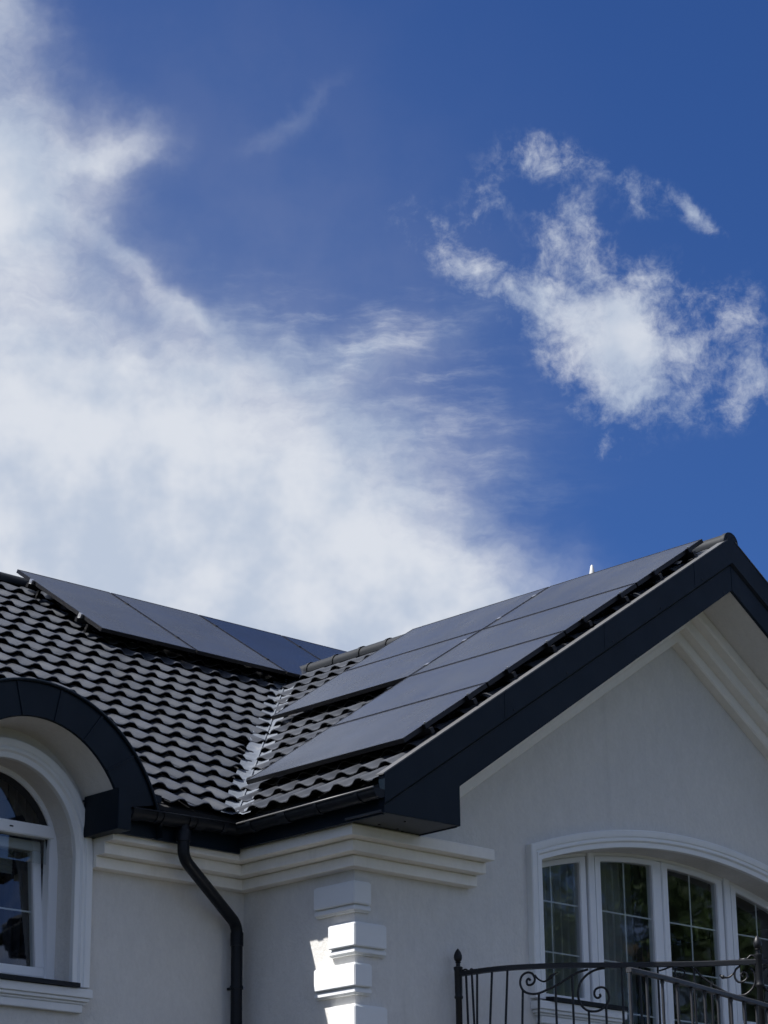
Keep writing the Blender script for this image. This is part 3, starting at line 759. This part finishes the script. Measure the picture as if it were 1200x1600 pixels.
# left window: fixed arch above a transom, tilting sash below
YFL = YW + .175
k = 40
fo = [(AX + .66, 2.68)] + [(AX + .66 * math.cos(PI * i / k), AZ + .665 * math.sin(PI * i / k)) for i in range(k + 1)] + [(AX - .66, 2.68)]
fi = [(AX + .535, 2.765)]
for i in range(k + 1):
    x_, z_ = .585 * math.cos(PI * i / k), 3.59 + .618 * math.sin(PI * i / k)
    if z_ < 3.82: x_ = math.copysign(min(abs(x_), .535), x_)
    fi.append((AX + x_, z_))
fi.append((AX - .535, 2.765))
frame_prism(fo, fi, YFL, YFL + .08).build('frame', PVC, left_win, bevel=.005)
MB().box(AX - .56, AX + .56, YFL - .012, YFL + .075, 3.772, 3.862).build('transom', PVC, left_win, bevel=.006)
gl = [(AX + .59 * math.cos(PI * i / k), 3.59 + .62 * math.sin(PI * i / k)) for i in range(k + 1)]
MB().add([(x_, YFL + .04, z_) for x_, z_ in gl], [tuple(range(len(gl)))]).build('pane', GLASS, left_win)
ring = [(AX + .60 * math.cos(PI * i / k), 3.59 + .63 * math.sin(PI * i / k)) for i in range(k + 1)]; rin = [(AX + .545 * math.cos(PI * i / k), 3.59 + .575 * math.sin(PI * i / k)) for i in range(k + 1)]
MB().strip([[(x_, YFL + .012, z_) for x_, z_ in ring], [(x_, YFL + .038, z_) for x_, z_ in rin]]).build('gasket', GUT, left_win, smooth=True)
MB().box(AX + .17, AX + .20, YFL - .016, YFL - .0125, 3.812, 3.822).build('drain_cap', GUT, left_win)
# tilted sash
tilt = math.radians(-5.8); hz0 = 2.78
def tl(x_, dy, z_):  # rotate about the bottom rail
    c_, s_ = math.cos(tilt), math.sin(tilt); h = z_ - hz0
    return (x_, YFL + .02 + dy * c_ - h * s_, hz0 + h * c_ + dy * s_)
def tbox(name, m_, x0, x1, d0, d1, z0, z1, bev=.005):
    MB().hexa([tl(x0,d0,z0), tl(x1,d0,z0), tl(x1,d1,z0), tl(x0,d1,z0), tl(x0,d0,z1), tl(x1,d0,z1), tl(x1,d1,z1), tl(x0,d1,z1)]).build(name, m_, left_win, bevel=bev)
sx0, sx1 = AX - .54, AX + .54
tbox('sash_rail', PVC, sx0, sx1, 0, .07, 2.78, 2.85); tbox('sash_rail', PVC, sx0, sx1, 0, .07, 3.70, 3.775)
tbox('sash_stile', PVC, sx0, sx0 + .075, .001, .069, 2.8505, 3.6995); tbox('sash_stile', PVC, sx1 - .075, sx1, .001, .069, 2.8505, 3.6995)
MB().add([tl(sx0 + .07, .03, 2.845), tl(sx1 - .07, .03, 2.845), tl(sx1 - .07, .03, 3.705), tl(sx0 + .07, .03, 3.705)], [(0,1,2,3)]).build('pane', GLASS, left_win)
tbox('glazing_bar', PVC, sx0 + .075, sx1 - .075, .034, .042, 3.25, 3.262, 0); tbox('glazing_bar', PVC, AX - .006, AX + .006, .035, .041, 2.85, 3.70, 0)
MB().box(AX + .552, AX + .556, YFL + .082, YFL + .10, 3.40, 3.52).build('stay', ALU, left_win)

# ------------------------------------------------------------------ things behind the panes
def curtain(x0, x1, y_, z0, z1, label, folds=6, m_=CURT):
    rows = []; N_ = folds * 8
    for z_ in (z0, (z0 + z1) / 2, z1):
        rows.append([(x0 + (x1 - x0) * i / N_, y_ + .03 * math.sin(2 * PI * folds * i / N_) + .008 * math.sin(i * 1.7 + z_), z_) for i in range(N_ + 1)])
    o = MB().strip(rows).build('curtain', m_, smooth=True)
    return tag(o, label, 'curtain')
curtain(10.30, 10.52, 14.82, 1.95, 4.25, 'dark curtain at the right edge of the tilted arched window', 3)
curtain(15.72, 16.00, 13.55, 1.95, 4.3, 'dark curtain behind the left balcony door', 4)
curtain(16.72, 16.92, 13.55, 1.95, 4.3, 'dark curtain behind the right balcony door', 4)
SHEER = mat('sheer_curtain', (.42, .43, .41), .95, var=.08, vscale=5)
curtain(14.25, 15.20, 13.75, 1.95, 4.25, 'pale sheer curtain behind the left light of the gable window', 11, SHEER)
curtain(15.30, 15.98, 13.72, 1.95, 4.27, 'pale sheer curtain behind the left balcony door', 8, SHEER)
bl = MB()
for i in range(7):
    z_ = 3.72 - i * .028; bl.add([(9.40, 14.70, z_), (10.28, 14.70, z_), (10.28, 14.715, z_ - .014), (9.40, 14.715, z_ - .014), (9.40, 14.70, z_ - .028), (10.28, 14.70, z_ - .028)], [(0,1,2,3), (3,2,5,4)])
tag(bl.build('pleated_blind', BLIND), 'pale pleated blind drawn up behind the tilted sash', 'blind')
hoop = MB().tube([(10.02 + .15 * math.cos(i * PI / 12), 14.70, 2.80 + .17 * math.sin(i * PI / 12)) for i in range(-2, 15)], .012, 8)
hoop.box(9.86, 10.19, 14.66, 14.76, 2.735, 2.76)
hoop.box(10.005, 10.035, 14.69, 14.71, 1.92, 2.735)
tag(hoop.build('chair_back', POTM), 'round hooped chair back seen low behind the tilted sash', 'chair')
pt = MB().lathe([(.0, 0), (.035, 0), (.045, .06), (.05, .065), (.05, .075), (.04, .075), (.036, .01)], (10.30, 14.70, 2.79), 14).build('pot', POTM, smooth=True, auto=40)
tag(pt, 'small pale pot standing on the inner sill beside the hooped chair', 'pot')
MB().box(9.3, 10.6, 14.63, 14.80, 2.70, 2.79).build('inner_sill', PVC, left_win)

# ------------------------------------------------------------------ quoins on the corner
def quoin(z0, z1, fx, sy):
    """L-shaped block: fx reach along the gable wall, sy reach along the side wall"""
    q_ = empty('quoin', (XS, YG, z0)); q_.parent = house; q_.matrix_parent_inverse = house.matrix_world.inverted()
    def L_(pj, ins, za_, zb_):
        return [(XS - pj, YG - pj), (fx - ins, YG - pj), (fx - ins, YG + .01), (XS + .01, YG + .01), (XS + .01, sy - ins), (XS - pj, sy - ins)], za_, zb_
    for nm, (poly, za_, zb_), bv in (('block', L_(.026, 0, z0, z1), .004), ('panel', L_(.058, .014, z0 + .054, z1 - .014), .006), ('ledge', L_(.042, .004, z0 + .010, z0 + .040), .004)):
        MB().prism(poly, lambda p_: (p_[0], p_[1], za_), lambda p_: (p_[0], p_[1], zb_)).build(nm, WHITE, q_, bevel=bv)
for i in range(6):
    z1 = 3.470 - .2945 * i
    if i % 2 == 0: quoin(z1 - .225, z1, 12.262, 13.49)
    else: quoin(z1 - .235, z1, 12.41, 13.335)

# ------------------------------------------------------------------ solar panels
def panel(name, label, group, org, ux, uy, w, h, th=.035, gm=None):
    """org: lower corner on the underside; ux along the width, uy up the slope"""
    ux, uy = Vector(ux), Vector(uy); nz = ux.cross(uy).normalized()
    if nz.z < 0: nz = -nz
    org = Vector(org); P_ = lambda a_, b_, c_: tuple(org + ux * a_ + uy * b_ + nz * c_)
    root = empty(name, org); tag(root, label, 'solar panel', group)
    fr = .014
    b_ = MB()
    for a0, a1, b0, b1 in ((0, w, 0, fr), (0, w, h - fr, h), (0, fr, fr, h - fr), (w - fr, w, fr, h - fr)):
        b_.hexa([P_(a0,b0,0), P_(a1,b0,0), P_(a1,b1,0), P_(a0,b1,0), P_(a0,b0,th), P_(a1,b0,th), P_(a1,b1,th), P_(a0,b1,th)])
    b_.build('frame', PFRAME, root)
    MB().hexa([P_(fr-.002,fr-.002,th-.012), P_(w-fr+.002,fr-.002,th-.012), P_(w-fr+.002,h-fr+.002,th-.012), P_(fr-.002,h-fr+.002,th-.012),
               P_(fr-.002,fr-.002,th-.002), P_(w-fr+.002,fr-.002,th-.002), P_(w-fr+.002,h-fr+.002,th-.002), P_(fr-.002,h-fr+.002,th-.002)]).build('glass', gm or GLASSP, root)
    return root
HV = .15
# gable slope: columns (right, left) x rows
PLn, PWd, GAP = 1.735, 1.035, .02
c0x = 12.10; hz = HV - .035 / ct
upR = Vector((ct, 0, st)); yR0 = 12.515
row_words = ['lowest', 'second', 'third', 'top']
for r in range(4):
    o_ = Vector((c0x, yR0, zR(c0x) + hz)) + upR * (r * (PWd + GAP))
    panel('solar_panel', f'black solar panel in the {row_words[r]} row beside the gable verge', 'solar panels on the gabled wing', o_, (0,1,0), upR, PLn, PWd)
    if r >= 2:
        panel('solar_panel', f'black solar panel in the {"lower" if r == 2 else "upper"} row of the short column by the valley', 'solar panels on the gabled wing', o_ + Vector((0, PLn + GAP, 0)), (0,1,0), upR, PLn, PWd)
# long slope
upL = Vector((0, ct, st)); hL = .20 - .035 / ct
names = ['first black solar panel at the left end of the long wing array', 'second black solar panel from the left on the long wing',
         'third solar panel on the long wing, partly hidden by the valley', 'last solar panel on the long wing, mostly behind the gable roof']
y0L = 17.50; PLL = 1.63
for i in range(LN):
    x_ = L0 + i * LWD
    panel('solar_panel', names[i], 'solar panels on the long wing', (x_, y0L, zL(y0L) + hL), (1,0,0), upL, LWD - .02, PLL, gm=GLASSD if i >= 2 else None)
# rails, hooks and clamps
def rail(b_, p0, p1, nz, side, w=.036, h=.042):
    p0, p1 = Vector(p0), Vector(p1); s_ = Vector(side) * (w / 2); n_ = Vector(nz) * h
    b_.hexa([p0 - s_ - n_, p1 - s_ - n_, p1 + s_ - n_, p0 + s_ - n_, p0 - s_, p1 - s_, p1 + s_, p0 + s_])
def clampbox(p0, ux, uy, nz, a_, b_, c_):
    p0, ux, uy, nz = Vector(p0), Vector(ux), Vector(uy), Vector(nz)
    return MB().hexa([p0 + ux*i*a_ + uy*j*b_ + nz*k_*c_ for k_ in (-1, 1) for i, j in ((-1,-1), (1,-1), (1,1), (-1,1))])
nR = Vector((-st, 0, ct)); nL = Vector((0, -st, ct))
mR = empty('panel_mount', (c0x, yR0, zR(c0x))); tag(mR, 'aluminium rails and clamps under the panels of the gabled wing', 'mounting rails')
for r in range(4):
    for f_ in (.24, .76):
        o_ = Vector((c0x, yR0, zR(c0x) + hz)) + upR * (r * (PWd + GAP) + f_ * PWd)
        yend = yR0 + (2*PLn + GAP if r >= 2 else PLn) + .05
        b_ = MB(); rail(b_, o_ + Vector((0, -.06, 0)) - nR*.001, (o_.x, yend, o_.z) - nR*.001 if False else Vector((o_.x, yend, o_.z)) - nR*.001, nR, upR); b_.build('rail', PFRAME, mR)
        clampbox(o_ + Vector((0, -.016, 0)) + nR*.021, (0,1,0), upR, nR, .014, .022, .02).build('end_clamp', PFRAME, mR)
        MB().tube([o_ + Vector((0, -.018, 0)) + nR*.040, o_ + Vector((0, -.018, 0)) + nR*.052], .008, 8).build('bolt', ALU, mR)
        if r >= 2 or True:
            cc_ = o_ + Vector((0, PLn + (GAP/2 if r >= 2 else .012), 0))
            clampbox(cc_ + nR*.0385, (0,1,0), upR, nR, .018, .022, .0025).build('mid_clamp', ALU if r >= 2 else PFRAME, mR)
        yy = yR0 + .25
        while yy < yend - .2:
            clampbox((o_.x, yy, o_.z) - nR*.085 if False else Vector((o_.x, yy, o_.z)) - nR*.085, (0,1,0), upR, nR, .015, .02, .042).build('roof_hook', PFRAME, mR); yy += .62
mL = empty('panel_mount', (L0, y0L, zL(y0L))); tag(mL, 'aluminium rails and clamps under the panels of the long wing', 'mounting rails')
for f_ in (.22, .80):
    o_ = Vector((L0, y0L, zL(y0L) + hL)) + upL * (f_ * PLL)
    b_ = MB(); rail(b_, o_ + Vector((-.05, 0, 0)) - nL*.001, o_ + Vector((LN*LWD + .03, 0, 0)) - nL*.001, nL, upL); b_.build('rail', PFRAME, mL)
    clampbox(o_ + Vector((-.016, 0, 0)) + nL*.021, (1,0,0), upL, nL, .014, .022, .02).build('end_clamp', ALU, mL)
    for i in range(1, LN):
        clampbox(o_ + Vector((i*LWD - .01, 0, 0)) + nL*.0385, (1,0,0), upL, nL, .014, .022, .0025).build('mid_clamp', PFRAME, mL)
    for i in range(8):
        clampbox(o_ + Vector((.1 + i*.6, 0, 0)) - nL*.10, (1,0,0), upL, nL, .012, .015, .06).build('roof_hook', PFRAME, mL)

# ------------------------------------------------------------------ balcony
ZH = 2.895
plan = [(13.09, 13.03), (13.115, 12.75), (13.18, 12.55), (13.31, 12.35), (13.46, 12.18), (13.675, 12.00), (13.87, 11.80), (14.13, 11.535), (14.35, 11.24)]
plan2 = [(14.35, 11.24), (14.75, 10.95), (15.25, 10.80), (15.81, 10.75)]
def cumul(pl):
    L_ = [0.]
    for a_, b_ in zip(pl, pl[1:]): L_.append(L_[-1] + math.hypot(b_[0]-a_[0], b_[1]-a_[1]))
    return L_
def catmull(pl, k=8):
    out = []
    for i in range(len(pl) - 1):
        p0 = pl[max(i-1, 0)]; p1 = pl[i]; p2 = pl[i+1]; p3 = pl[min(i+2, len(pl)-1)]
        for j in range(k):
            t_ = j / k
            out.append(tuple(.5 * (2*p1[c_] + (p2[c_]-p0[c_])*t_ + (2*p0[c_]-5*p1[c_]+4*p2[c_]-p3[c_])*t_*t_ + (3*p1[c_]-p0[c_]-3*p2[c_]+p3[c_])*t_**3) for c_ in range(len(p1))))
    out.append(pl[-1]); return out
PLN = catmull(plan); CL = cumul(PLN)
def at(s_, z_, PL=None, CC=None):
    PL = PL or PLN; CC = CC or CL
    s_ = max(0, min(CC[-1] - 1e-6, s_))
    for i in range(len(CC) - 1):
        if CC[i+1] >= s_:
            f_ = (s_ - CC[i]) / max(1e-9, CC[i+1] - CC[i]); return (PL[i][0] + f_*(PL[i+1][0]-PL[i][0]), PL[i][1] + f_*(PL[i+1][1]-PL[i][1]), z_)
# slab
slab = [(p_[0], p_[1]) for p_ in catmull(plan + plan2[1:])]
slab = [(slab[0][0], YG)] + slab + [(2*XR - x_, y_) for x_, y_ in slab[::-1][1:]] + [(2*XR - slab[0][0], YG)]
b = MB().prism([(x_, y_) for x_, y_ in slab], lambda p_: (p_[0], p_[1] - .05, 1.72), lambda p_: (p_[0], p_[1] - .05, 1.92)).build('balcony_slab', CONC, house)
rl = empty('balcony_railing', (13.1, 13.0, 1.92)); tag(rl, 'black wrought iron balcony railing with scrolls below its handrail', 'railing')
def flat_bar(b_, pts, w, h):
    """flat section handrail: w across, h tall"""
    rows = []
    for i, p_ in enumerate(pts):
        a_ = Vector(pts[max(i-1, 0)]); c_ = Vector(pts[min(i+1, len(pts)-1)]); t_ = (c_ - a_); t_.z = 0; t_.normalize(); s_ = Vector((t_.y, -t_.x, 0)) * (w/2); p_ = Vector(p_)
        rows.append([p_ - s_ - Vector((0,0,h)), p_ + s_ - Vector((0,0,h)), p_ + s_ * 1.0, p_ + s_*.6 + Vector((0,0,.008)), p_ - s_*.6 + Vector((0,0,.008)), p_ - s_])
    b_.strip(rows, True); k = 6; o = len(b_.v) - len(rows)*k; b_.f.append(tuple(o + j for j in range(k))); b_.f.append(tuple(o + (len(rows)-1)*k + j for j in range(k)))
b = MB(); flat_bar(b, [at(s_ * CL[-1] / 60, ZH) for s_ in range(61)], .045, .028); b.build('handrail', IRON, rl)
PL2 = catmull(plan2); CL2 = cumul(PL2)
b = MB(); flat_bar(b, [at(s_ * CL2[-1] / 30, ZH, PL2, CL2) for s_ in range(31)], .045, .028); b.build('handrail', IRON, rl)
def post(x_, y_, m_=IRON):
    p_ = empty('post', (x_, y_, 1.92)); p_.parent = rl; p_.matrix_parent_inverse = rl.matrix_world.inverted()
    MB().lathe([(.034, 0), (.034, .03), (.024, .04), (.024, .78), (.032, .79), (.032, .80), (.026, .81), (.028, .83), (.029, .99), (.034, 1.0), (.034, 1.015), (.022, 1.02), (.0, 1.02)], (x_, y_, 1.92), 16).build('shaft', m_, p_, smooth=True, auto=40)
    MB().lathe([(.0, 0), (.016, 0), (.016, .03), (.024, .036), (.018, .042), (.026, .05), (.031, .07), (.030, .088), (.022, .11), (.010, .128), (.003, .136), (0, .138)], (x_, y_, 2.935), 16).build('finial', m_, p_, smooth=True, auto=50)
    return p_
post(13.085, 13.005); post(14.36, 11.225)
# scrolls, laid out along the rail: s from the wall post, z from the handrail
def sc(name, pts, r, par=None, k=6, flare=False, PL=None, CC=None):
    pp = [at(s_, ZH + z_, PL, CC) for s_, z_ in catmull(pts, k)]
    rr = (lambda t_: r * (1 + 1.2 * math.exp(-((t_ - .72) / .1) ** 2))) if flare else r
    return MB().tube(pp, rr, 8).build(name, IRON, par or rl, smooth=True, auto=60)
A_ = [(.627,-.11),(.613,-.096),(.599,-.113),(.606,-.139),(.632,-.14),(.654,-.121),(.658,-.091),(.639,-.06),(.604,-.052),(.567,-.072),(.551,-.116),(.56,-.161),(.589,-.193),(.64,-.207),(.69,-.202),(.751,-.179),(.822,-.147),(.894,-.104),(.965,-.065),(1.046,-.04)]
B_ = [(1.168,-.03),(1.097,-.045),(1.035,-.08),(.987,-.135),(.968,-.204),(.973,-.263),(1.001,-.313),(1.045,-.338),(1.105,-.338),(1.157,-.308),(1.189,-.259),(1.186,-.209),(1.162,-.174),(1.127,-.169),(1.096,-.184),(1.085,-.214),(1.094,-.239),(1.114,-.244),(1.13,-.229),(1.122,-.216)]
D_ = [(1.786,-.034),(1.825,-.055),(1.862,-.101),(1.919,-.147),(1.986,-.194),(2.054,-.231),(2.112,-.248),(2.172,-.241),(2.224,-.198),(2.245,-.14),(2.238,-.085),(2.21,-.054)]
D2 = [(2.144,-.036),(2.108,-.064),(2.1,-.114),(2.123,-.149),(2.162,-.148),(2.189,-.122),(2.185,-.093),(2.161,-.082),(2.145,-.101),(2.159,-.116)]
sp = [(1.716,-.085),(1.707,-.075),(1.699,-.083),(1.708,-.098),(1.733,-.093),(1.743,-.068),(1.726,-.048),(1.696,-.043),(1.675,-.062),(1.678,-.092),(1.703,-.108)]
sc('scroll', A_, .0085); sc('scroll', B_, .0085); sc('scroll', D_, .0085); sc('scroll', D2, .008); sc('scroll', sp, .007)
sc('scroll_leaf', [(.659,-.071),(.683,-.102),(.723,-.121),(.759,-.105),(.79,-.076),(.83,-.057)], .0065, flare=True)
sc('scroll_leaf', [(2.097,-.084),(2.06,-.112),(2.021,-.113),(1.992,-.095)], .007, flare=True)
sc('scroll_leaf', [(1.56,-.056),(1.596,-.046),(1.636,-.032),(1.667,-.024)], .006)
sc('scroll_leaf', [(.06,.012),(.09,.018),(.122,.002),(.15,.008),(.172,.003)], .006, flare=True)
sc('scroll_leaf', [(2.252,.024),(2.223,.035),(2.186,.007),(2.137,.014)], .007, flare=True)
# the next bay mirrors the scrolls
sc('scroll', [(CL[-1] - s_ + .02, z_) for s_, z_ in D_][::-1], .0085, PL=PL2, CC=CL2)
sc('scroll', [(CL[-1] - s_ + .02, z_) for s_, z_ in D2], .008, PL=PL2, CC=CL2)
tops = [(.094,-.029,.012),(.15,-.03,.015),(.2,-.03,-.012),(.333,-.03,-.03),(.458,-.03,-.028),(.569,-.175,-.012),(.685,-.205,-.008),(.807,-.155,0),(.929,-.085,0),(1.04,-.338,0),(1.167,-.305,0),
        (1.29,-.03,0),(1.42,-.03,0),(1.55,-.03,0),(1.68,-.1,0),(1.81,-.06,0),(1.93,-.157,0),(2.05,-.23,0),(2.16,-.245,0)]
for s_, z_, ln in tops:
    p0 = Vector(at(s_, ZH + z_ + .004)); p1 = Vector(at(s_ + ln, 2.45)); p2 = Vector(at(s_ + ln * .6, 1.93))
    MB().tube([p0, p0.lerp(p1, .5) + Vector((0,0,0)), p1, p2], .0085, 8).build('baluster', IRON, rl, smooth=True, auto=60)
for i in range(1, 12):
    s_ = i * CL2[-1] / 12; MB().tube([at(s_, ZH - .02, PL2, CL2), at(s_, 1.93, PL2, CL2)], .0085, 8).build('baluster', IRON, rl, smooth=True, auto=60)
b = MB(); flat_bar(b, [at(s_ * CL[-1] / 60, 2.02) for s_ in range(61)], .03, .012); b.build('bottom_rail', IRON, rl)
# lower handrail in the sun, in front of the balcony
STEEL = mat('grey_painted_steel', (.034, .035, .039), .45, metal=.2, var=.15, vscale=14, bump=.0008, bscale=60)
r2 = empty('stair_railing', (12.3, 10.65, 1.2)); tag(r2, 'sunlit grey handrail with slim balusters in front of the balcony', 'railing')
p2 = catmull([(12.262, 10.64), (12.40, 10.66), (12.90, 10.76), (13.47, 10.90), (14.06, 11.04), (14.80, 11.24)], 5)
b = MB(); flat_bar(b, [(x_, y_, 2.552) for x_, y_ in p2], .042, .024); b.build('handrail', STEEL, r2)
c2 = cumul(p2)
for i in range(13):
    s_ = .012 + i * .205
    if s_ > c2[-1]: break
    x_, y_, _ = at(s_, 0, p2, c2)
    MB().tube([(x_, y_, 2.535), (x_, y_, 1.22)], .010 if i else .012, 8).build('baluster', STEEL, r2, smooth=True, auto=60)
    if i > 1:
        MB().lathe([(0, 0), (.014, .004), (.014, .03), (0, .034)], (x_, y_, 2.50), 8).build('collar', STEEL, r2, smooth=True)
MB().prism([(12.0, 10.4), (15.2, 11.2), (15.0, 11.6), (12.0, 10.85)], lambda p_: (p_[0], p_[1], 1.02), lambda p_: (p_[0], p_[1], 1.2)).build('landing_slab', CONC, house)
MB().box(12.4, 12.7, 10.6, 10.75, GZ, 1.02).build('pillar', CONC, house); MB().box(14.4, 14.7, 11.1, 11.3, GZ, 1.02).build('pillar', CONC, house)

# ------------------------------------------------------------------ trees across the garden (mirrored in the panes)
def tree(x_, y_, H, R, label, m_, seed, nleaf=5200):
    rnd = random.Random(seed)
    t_ = empty('tree', (x_, y_, GZ)); tag(t_, label, 'tree', 'garden trees mirrored in the gable window')
    b_ = MB(); b_.tube([(x_, y_, GZ), (x_ + .1, y_, GZ + H*.25), (x_ - .1, y_ + .1, GZ + H*.55), (x_, y_, GZ + H*.86)], lambda s_: .24 * (1 - s_) + .03, 9)
    tips = []
    for i in range(22):
        h0 = H * (.22 + .6 * i / 22); an = rnd.uniform(0, 2*PI); L_ = R * (1.05 - .55 * (i / 22)) * rnd.uniform(.7, 1.1)
        p0 = Vector((x_, y_, GZ + h0)); p1 = p0 + Vector((math.cos(an)*L_*.5, math.sin(an)*L_*.5, L_*.25)); p2_ = p0 + Vector((math.cos(an)*L_, math.sin(an)*L_, L_*.35))
        b_.tube([p0, p1, p2_], lambda s_: .06 * (1 - s_) + .012, 5); tips += [p1, p1.lerp(p2_, .5), p2_]
    b_.build('trunk', BARK, t_, smooth=True)
    l_ = MB()
    cl = []
    for tp in tips:
        for _ in range(2): cl.append((tp + Vector((rnd.gauss(0, .5), rnd.gauss(0, .5), rnd.gauss(0, .4))), rnd.uniform(.5, 1.05)))
    for i in range(nleaf):
        c_, rr = rnd.choice(cl); dv = Vector((rnd.gauss(0, 1), rnd.gauss(0, 1), rnd.gauss(0, .8))); c2_ = c_ + dv * rr * .5
        a_ = Vector((rnd.gauss(0,1), rnd.gauss(0,1), rnd.gauss(0,.6))).normalized() * .06; q_ = a_.cross(Vector((rnd.gauss(0,1), rnd.gauss(0,1), rnd.gauss(0,1)))).normalized() * .036
        l_.add([c2_ - a_, c2_ + q_, c2_ + a_, c2_ - q_], [(0,1,2,3)])
    l_.build('crown', m_, t_, fixn=False)
def pol(cx, cy, deg, r): return cx + r * math.cos(math.radians(deg)), cy + r * math.sin(math.radians(deg))
for (dg, rr, H, R, lb, m_, sd, nl) in ((-39, 27, 14.5, 4.6, 'rounded leafy tree mirrored in the middle of the gable window', LEAF, 3, 42000), (-45.5, 30, 13.5, 3.6, 'slim leafy tree mirrored in the left balcony door', LEAF2, 5, 34000),
                                   (-31, 28, 16, 4.8, 'broad dark tree mirrored in the right of the gable window', LEAF, 9, 42000), (-52, 34, 11, 2.8, 'low loose tree mirrored beside the sky gap in the left pane', LEAF2, 12, 16000),
                                   (-35, 36, 18, 5.2, 'tall tree behind the rounded one in the mirrored garden', LEAF, 21, 36000)):
    tx, ty = pol(15.3, YG, dg, rr); tree(tx, ty, H, R, lb, m_, sd, nl)
